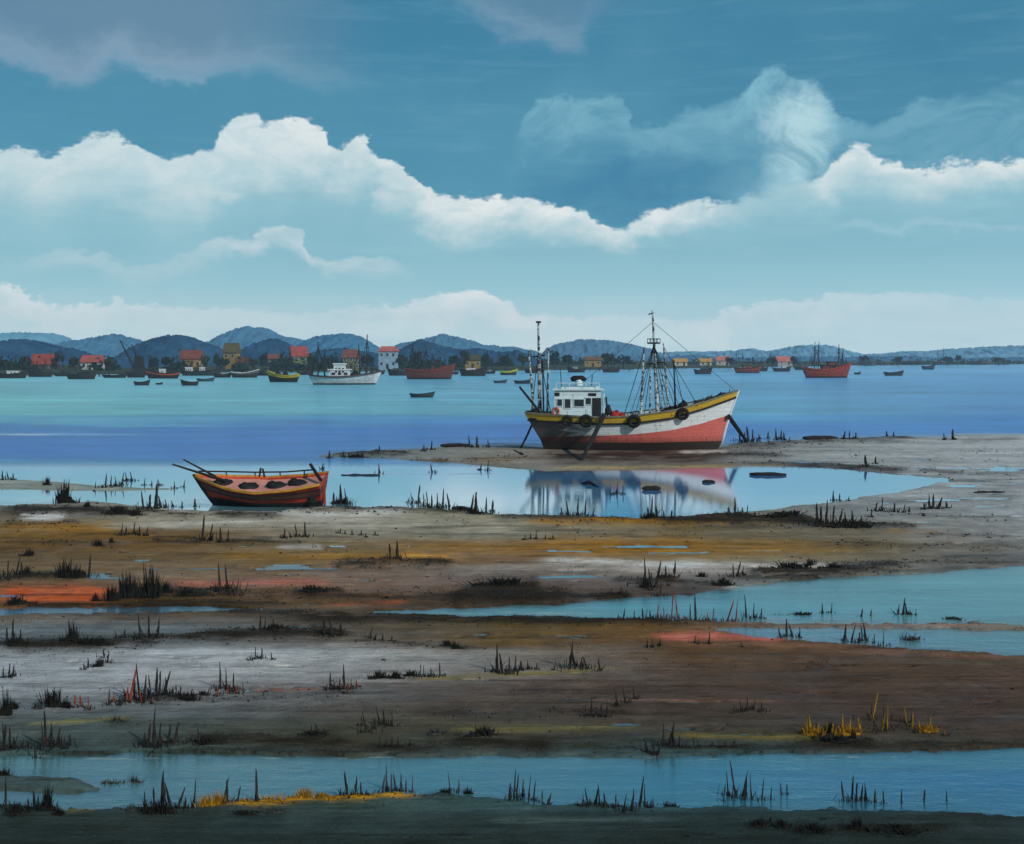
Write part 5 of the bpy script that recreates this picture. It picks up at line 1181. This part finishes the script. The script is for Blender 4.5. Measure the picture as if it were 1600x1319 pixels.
S_('along the end of the pale sand', [(770,1053,9),(776,1053,30),(785,1054,22),(796,1055,20),(805,1051,18),(815,1049,14),(825,1048,13),(838,1048,8),(866,1049,5)], w=1.1)
S_('where the pale sand meets brown mud', [(890,1046,36),(898,1045,24),(908,1043,12),(918,1048,17),(937,1050,17)], w=1.0)
S_('in the upper trio on brown mud right of centre', [(964,1105,20),(977,1099,18),(992,1094,14)], w=.9)
S_('in the lower group on brown mud below the trio', [(914,1122,12),(923,1121,17),(938,1123,14),(948,1122,15)], w=.9)
S_('in the short row on dark mud at right', [(1148,1116,10),(1158,1114,17),(1167,1112,13),(1177,1112,14),(1190,1115,13)], w=.9)
S_('at the left edge above the bottom creek', [(4,1175,36),(9,1175,40),(16,1172,28),(23,1173,17),(33,1172,8),(45,1170,7),(57,1184,14)], w=1.3)
S_('in the curved group above the bottom creek', [(67,1176,28),(72,1170,50),(80,1169,32),(89,1170,22),(100,1173,14),(110,1167,15)], w=1.3)
S_('in the mud row above the bottom creek', [(225,1169,18),(231,1169,30),(240,1170,38),(248,1172,28),(253,1170,16),(262,1165,26),(272,1164,23)], w=1.2)
S_('near the start of the long dark berm', [(311,1165,17)], w=1.3)
S_('on the long dark berm at lower left', [(486,1151,11),(493,1151,13),(500,1151,12),(506,1152,9)], w=1.0)
S_('on the grey brown mud at the lower middle', [(566,1137,14),(572,1147,22),(585,1141,15),(594,1136,22),(600,1133,16),(612,1138,16)], w=.9)
S_('at the foot of the lower middle mud', [(594,1172,11),(603,1172,8),(612,1172,9),(622,1172,10),(641,1168,7)], w=1.0)
S_('above the bottom creek right of the middle', [(1011,1178,14),(1021,1182,13),(1027,1183,19),(1036,1169,26),(1047,1170,32),(1054,1171,19),(1061,1171,13),(1072,1173,7),(1090,1171,6),(1113,1171,6),(1124,1173,6),(1132,1172,7),(1147,1172,6)], w=1.2)
S_('in the yellow reeds on brown mud', [(1259,1148,22,Yw),(1266,1141,16,Yw),(1278,1147,12,Yw),(1292,1146,15,Yw),(1300,1149,13,Yw),(1316,1145,18,Yw),(1328,1146,13,Yw),(1343,1144,17,Yw)], w=1.3)
S_('in the tall yellow reeds farthest right', [(1363,1128,32,Yw),(1378,1145,30,Yw),(1386,1142,26,Yw),(1416,1132,22,Yw),(1426,1143,26,Yw),(1438,1148,18,Yw),(1454,1143,16,Yw),(1476,1152,10,Yw)], w=.9)
S_('in the bottom left corner group', [(9,1269,40),(44,1266,11),(54,1267,26),(60,1264,14)], w=1.2)
S_('left of the yellow fringe', [(225,1272,28),(231,1270,15)], w=1.8)
S_('in the stout row before the yellow fringe', [(241,1271,33),(254,1264,42),(268,1268,35),(278,1266,22),(289,1266,13),(301,1261,25)], w=1.8)
S_('on the yellow fringe', [(346,1257,28),(355,1253,18),(370,1254,19),(401,1253,28)], w=1.3)
S_('right of the yellow fringe', [(543,1247,24),(555,1247,21),(564,1246,15)], w=1.2)
S_('in the slanting row at bottom middle', [(597,1240,24),(605,1236,22),(612,1236,22),(620,1235,20),(627,1236,17),(635,1237,13),(645,1238,12)], Gy, 1.1)
S_('behind the small bottom mound', [(705,1237,18),(717,1238,14)], Gy, .9)
S_('in the creek right of the bottom middle', [(796,1254,20),(802,1247,24),(806,1236,20),(816,1244,20),(824,1250,19),(833,1251,15),(847,1258,16),(856,1259,12)], w=1.0)
S_('in the long row at the bottom creek shore', [(911,1263,14),(919,1262,19),(930,1258,21),(937,1259,21),(945,1264,18),(962,1264,16),(974,1272,21),(988,1270,24),(998,1259,24),(1008,1258,22),(1022,1259,8)], w=1.0)
S_('in the tallest row of the blue bottom creek', [(1129,1251,12),(1138,1243,21),(1143,1247,14),(1152,1244,40),(1158,1244,24),(1163,1249,19),(1175,1250,22),(1189,1250,16),(1203,1249,12),(1222,1242,8),(1231,1240,12)], w=1.1)
S_('in the rightmost row in the blue creek', [(1320,1251,26),(1331,1249,28),(1338,1251,20),(1345,1251,18),(1354,1251,15),(1366,1254,14),(1382,1255,9),(1408,1254,8),(1442,1250,5),(1480,1252,5)], w=1.25)

BLM = [paint('dark_grass', (36, 36, 32), .9, .4, 4, bump=0, spec=.1), paint('yellow_grass', (168, 122, 30), .9, .35, 4, bump=0, spec=.1), paint('grey_grass', (72, 72, 68), .9, .4, 4, bump=0, spec=.1)]
def tuft_mesh(seed, mi, n=150):
    """unit tuft: 1 wide, 1 high, uneven heads of blades"""
    R = random.Random(seed); mb = MB()
    heads = [(R.uniform(-.36, .36), R.uniform(-.2, .2), R.uniform(.5, 1.0), R.uniform(.05, .13)) for _ in range(6)]; heads[0] = (0.03, 0, 1.0, .08)
    for k in range(n):
        h = R.choice(heads) if R.random() < .72 else (R.uniform(-.5, .5), R.uniform(-.3, .3), R.uniform(.15, .4), .06)
        x, y = h[0] + R.gauss(0, h[3]), h[1] + R.gauss(0, h[3]); H = h[2] * R.uniform(.45, 1.0); lx, ly = (x - h[0]) * 1.2 + R.uniform(-.05, .05), R.uniform(-.08, .08); w = R.uniform(.012, .028)
        a = R.uniform(0, 3.14); dx, dy = math.cos(a) * w, math.sin(a) * w; i = len(mb.v)
        mb.v += [(x - dx, y - dy, -.06), (x + dx, y + dy, -.06), (x + lx * .4 + dx * .8, y + ly * .4 + dy * .8, H * .6), (x + lx * .4 - dx * .8, y + ly * .4 - dy * .8, H * .6), (x + lx, y + ly, H)]
        mb.f += [(i, i + 1, i + 2, i + 3), (i + 3, i + 2, i + 4)]; mb.m += [0, 0]
    mb.lump((0, 0, -.05), (.8, .4, .28), seed, 0, 9, 4, .35)
    return mb.mesh('tuft', BLM[mi])
TUFT = {(s_, m): tuft_mesh(s_ * 5 + m, m) for s_ in range(4) for m in range(3)}
def tuft(x, y, w, h, label, mi=0, name='grass_tussock'):
    X, Y = G(x, y); k = Y / F; o = bpy.data.objects.new(name, TUFT[(RS.randrange(4), mi)]); COL.objects.link(o)
    o.location = (X, Y, max(ground_h(x, y), -.02)); o.scale = (w * k * 1.1, w * k * .8, h * k * 1.08); o.rotation_euler = (0, 0, RS.choice([0, math.pi]) + RS.uniform(-.3, .3))
    tag(o, label, 'tussock', 'grass tussocks on the mudflat')
for a in [
 (73,759,12,16,'small dark tussock at the tip of the beige left sandbar'), (106,787,34,40,'tall dark tussock in shallow water far left of the rowing boat'),
 (139,796,14,12,'low tussock on the shore right of the tall one in shallow water'), (188,806,50,14,'flat black weed heap on the shore left of the foam'),
 (214,808,22,10,'small black weed heap touching the stakes by the foam'), (155,855,18,13,'low tussock on the brown band at the left'),
 (175,850,10,10,'tiny tussock above and right of the low brown band tussock'), (41,870,20,14,'faint tussock on brown mud near the left edge'),
 (44,903,22,16,'ragged tussock at the left edge above the orange bank'), (110,905,38,30,'spiky black tussock above the orange bank'), (125,906,22,20,'low shoulder tussock just right of the spiky black one'),
 (176,941,22,30,'dark tussock at the right end of the orange bank'), (206,938,40,50,'tall left tussock of the big pair on the dark bank'), (226,938,44,56,'tallest tussock of all, right one of the big pair'),
 (258,932,20,20,'low tussock just right of the big pair'), (300,936,40,12,'flat tussock along the dark bank between pair and stakes'), (34,946,40,14,'olive mound of weed on the orange bank', 0), (152,941,14,16,'small dark tussock on the orange bank'),
 (494,930,44,12,'low black mound of weed on the brown mud left of centre'), (532,786,28,14,'low tussock hugging the shore right of the rowing boat'),
 (560,715,36,9,'flat black weed heap on the tip of the long bar'), (108,1007,24,36,'pointed black tussock on the grey bank under the blue creek'), (134,1010,40,13,'low weed along the grey bank right of the pointed tussock'),
 (30,1012,36,12,'low dark weed at the left edge of the grey bank'), (160,1012,30,14,'ragged low weed left of the three grey bank stakes'), (436,989,34,10,'low grass on the dark berm left of centre'),
 (778,920,74,14,'long bushy black tussock crowning the dark mound in the middle'), (700,1013,20,11,'small zigzag tussock above the pale sand'), (716,1016,18,9,'low tussock right of the zigzag one above the pale sand'),
 (720,798,30,8,'flat weed heap left of the stout stakes on the pool shore'), (743,805,22,14,'dark clump among the stout stakes on the pool shore'), (1020,814,30,10,'low clump on the pool shore below the reflection'),
 (1220,812,70,8,'long flat black weed on the shore at the right of the pool'), (1320,826,80,8,'dark weed around the feet of the dense stake row'), (1014,920,26,16,'clump at the feet of the stakes above the middle creek'),
 (1128,916,34,14,'ragged tussock left of the long dark weed bank'), (1095,903,16,10,'small leaning tussock between the two upper creek clumps'), (1240,893,60,12,'bushy left half of the long dark weed bank'), (1300,893,44,10,'flat right half of the long dark weed bank'),
 (1264,886,18,14,'small upright tuft on top of the long dark weed bank'), (1425,1000,34,14,'grey tussock in the lower creek near the right edge',2), (1248,960,44,7,'flat weed in the blue creek at the right'), (1480,967,40,6,'low weed line in the creek near the right edge'),
 (153,1044,18,18,'small dark tussock on the pale wet sand'), (5,1120,24,44,'tall ragged tussock cut by the left edge'), (20,1110,16,16,'low tuft right of the ragged one at the left edge'), (58,1110,18,14,'small grey tuft on the pale sand shore',2), (86,1106,36,34,'rounded dark tussock on the pale sand shore'), (102,1108,16,16,'low tuft leaning on the rounded dark tussock'),
 (291,1096,40,11,'flat dark mound between the tallest reeds and the arch'), (318,1089,20,9,'low dark weed just left of the arch of reeds'), (590,1062,30,14,'low scrub on the pale sand edge, left clump'), (617,1062,26,14,'low scrub on the pale sand edge, middle clump'), (640,1058,24,11,'low scrub on the pale sand edge, right clump'),
 (183,1131,24,12,'faint grey tuft on dark mud at the lower left',2), (745,1152,50,16,'bushy dark tussock on the lower middle mound'), (680,1150,30,12,'faint tuft left of the lower middle mound',2), (330,1165,40,10,'low dark weed at the start of the long lower berm'), (490,1153,40,9,'low weed under the stakes on the lower berm'),
 (1297,1146,18,18,'dark tuft in the middle of the yellow reeds'), (1308,1164,60,10,'flat black weed under the yellow reeds'), (1330,1158,14,16,'small upright dark tuft under the yellow reeds'), (1270,1152,34,18,'yellow tussock at the left of the yellow reeds',1), (1325,1150,40,16,'yellow tussock in the middle of the yellow reeds',1), (1450,1146,30,14,'yellow tussock at the right of the yellow reeds',1),
 (28,1276,34,24,'dark tussock in the bottom left corner'), (72,1268,30,44,'tall spiky tussock near the bottom left corner'), (90,1276,18,16,'low tuft right of the tall spiky bottom tussock'), (8,1212,28,16,'dark tuft on the small mud strip at the left edge'), (178,1224,40,9,'flat grey weed at the right of the small mud strip',2), (210,1222,22,16,'leaning grey tuft on the small mud strip',2), (206,1270,20,16,'grey tuft left of the stout row at the bottom',2), (250,1273,44,24,'dark clump among the feet of the stout bottom row'),
 (327,1260,30,26,'bright yellow tussock at the left of the yellow fringe',1), (341,1256,22,28,'tallest yellow tussock on the yellow fringe',1), (385,1256,46,12,'low orange yellow grass left of the middle of the fringe',1), (430,1253,56,16,'low orange yellow grass on the middle of the fringe',1), (472,1250,24,20,'upright yellow tuft right on the yellow fringe',1), (510,1250,40,9,'thin yellow grass at the right end of the fringe',1),
 (383,1275,44,6,'flat black weed below the yellow fringe'), (430,1272,36,9,'faint grey weed below the yellow fringe',2), (692,1240,26,14,'small dark tussock on the bottom bar in the middle'), (736,1240,22,12,'arched dark tuft right of the middle bottom bar'), (1055,1261,34,11,'flat dark clump between the two bottom right stake rows'), (1012,1261,20,8,'low clump at the end of the long bottom row'),
 (1190,1294,40,14,'faint dark tuft in the bottom mud right of centre'), (1225,1296,30,16,'second faint dark tuft in the bottom mud'), (1270,1303,50,14,'broad dark weed in the bottom mud'), (1335,1300,26,22,'peaked dark tuft in the bottom mud at the right'), (1400,1302,80,9,'long flat dark weed in the bottom right mud')]:
    tuft(*a)

def log(x, y, w, h, label):
    X, Y = G(x, y); k = Y / F; R = random.Random(x); n = 7
    pts = [(-w * k / 2 + w * k * i / (n - 1), R.uniform(-.1, .1), h * k * .45 + R.uniform(-.02, .02)) for i in range(n)]
    o = MB().tube(pts, [h * k * .55 * q for q in (.5, .9, 1, .95, 1, .85, .45)], 8).build('log', paint('wet_log', (34, 30, 28), .8, .4, 3), loc=(X, Y, max(ground_h(x, y), -.03)), rot=(0, 0, R.uniform(-.2, .2)), smooth=True)
    tag(o, label, 'log', 'logs stranded on the flat')
for a in [(711,699,46,6,'black log lying on the long bar left of the large boat'), (1281,687,54,7,'black log on the bar right of the large boat bow'), (1200,743,56,6,'dark log floating in the right part of the calm pool'), (1107,754,20,5,'short dark log floating under the large boat bow reflection'),
          (719,796,26,6,'short black log between two stake groups on the pool shore'), (1018,766,28,8,'dark lump of wood floating in the boat reflection'), (1545,771,50,3,'thin dark log on the grey flat at the right edge'), (563,743,60,3,'thin dark stick floating in the channel behind the rowing boat')]: log(*a)

# ------------------------------------------------------------------ loose cover nobody could count
def scatter(name, n, seed, prob, size, mat, kind='chip'):
    R = np.random.RandomState(seed); px = R.uniform(-60, 1660, n * 6); py = 690 + (1318 - 690) * R.uniform(0, 1, n * 6) ** 1.0
    land, tone, rel, X, Y = survey(px, py)
    p = prob(px, py, land, rel, tone); keep = np.nonzero((R.uniform(0, 1, len(px)) < p))[0][:n]
    V = []; Fc = []
    for i in keep:
        x, y = float(X[i]), float(Y[i]); k = y / F; z = ground_h(float(px[i]), float(py[i])); s_ = size * k * R.uniform(.5, 1.5); a = R.uniform(0, 6.28); b = len(V)
        if kind == 'chip':
            q = [(x + s_ * math.cos(a + j * 2.09) * R.uniform(.6, 1.3) * 1.6, y + s_ * math.sin(a + j * 2.09) * R.uniform(.6, 1.3) * 1.6, z - .01) for j in range(3)]; V += q + [(x, y, z + s_ * R.uniform(.3, .9))]; Fc += [(b, b + 1, b + 3), (b + 1, b + 2, b + 3), (b + 2, b, b + 3)]
        else:
            for _ in range(4):
                b = len(V); xx, yy = x + R.normal(0, s_ * 1.4), y + R.normal(0, s_ * 1.4); w = .35 * k; h = s_ * R.uniform(.5, 1.4); V += [(xx - w, yy, z - .01), (xx + w, yy, z - .01), (xx + R.uniform(-.4, .4) * h, yy, z + h)]; Fc += [(b, b + 1, b + 2)]
    me = bpy.data.meshes.new(name); me.from_pydata(V, [], Fc); me.materials.append(mat); o = bpy.data.objects.new(name, me); COL.objects.link(o); o['kind'] = 'stuff'
lum = lambda t: t @ np.array([.3, .6, .1])
scatter('seaweed', 11000, 1, lambda px, py, l, r, t: (l > 0) * np.clip(r * .5 + .05 * (fbm(px / 60, py / 6, 500, 3) > .25), 0, 1), 2.0, paint('black_seaweed', (34, 33, 28), .8, .4, 5, bump=0))
scatter('shell_fragments', 4500, 2, lambda px, py, l, r, t: (l > 0) * np.clip((lum(t) - .10) * 1.2, 0, .6) * (fbm(px / 80, py / 4, 510, 3) > .0), .75, paint('pale_shell', (196, 192, 184), .7, .2, 5, bump=0))
scatter('pebbles', 7000, 3, lambda px, py, l, r, t: (l > -1) * .25 * (fbm(px / 100, py / 7, 520, 4) > .05), 1.0, paint('mud_pebble', (84, 76, 66), .6, .5, .3, bump=0))
scatter('short_grass', 9000, 4, lambda px, py, l, r, t: (l > 0) * np.clip(r * .3 + .5 * (fbm(px / 90, py / 8, 530, 4) > .42), 0, 1) * (np.abs(l) < 60), 3.2, paint('stubble_grass', (52, 50, 36), .9, .5, .5, bump=0), 'grass')
V, FF = [], []
for (x, y, z, h) in FEET:
    for _ in range(14):
        a, b_ = RS.gauss(0, h * .42), RS.gauss(0, h * .25); H = h * RS.uniform(.12, .55) * (1 if RS.random() < .8 else 1.5); w = .00042 * y * RS.uniform(.6, 1.4); i = len(V); l = RS.gauss(0, .25) * H
        V += [(x + a - w, y + b_, z - .02), (x + a + w, y + b_, z - .02), (x + a + l + w * .6, y + b_, z + H * .6), (x + a + l - w * .6, y + b_, z + H * .6), (x + a + l * 1.8, y + b_, z + H)]
        FF += [(i, i + 1, i + 2, i + 3), (i + 3, i + 2, i + 4)]
me = bpy.data.meshes.new('stubble_at_stakes'); me.from_pydata(V, [], FF); me.materials.append(BLM[0]); o = bpy.data.objects.new('marsh_stubble', me); COL.objects.link(o); o['kind'] = 'stuff'
STK.sort(key=lambda q: -q[0])
bpy.context.view_layer.update()
V, FF, MI = [], [], []; mats = list(SM.values())
for _, o in STK[292:]:
    b = len(V); V += [tuple(o.matrix_world @ v.co) for v in o.data.vertices]; mi = mats.index(o.data.materials[0])
    for p in o.data.polygons: FF.append(tuple(b + i for i in p.vertices)); MI.append(mi)
    bpy.data.objects.remove(o)
me = bpy.data.meshes.new('small_stakes'); me.from_pydata(V, [], FF)
for m in mats: me.materials.append(m)
me.polygons.foreach_set('material_index', MI); o = bpy.data.objects.new('small_stakes', me); COL.objects.link(o); o['kind'] = 'stuff'
for o in SC.objects:
    if 'label' in o and len(o['label'].split()) > 16: print('LONG', o['label'])
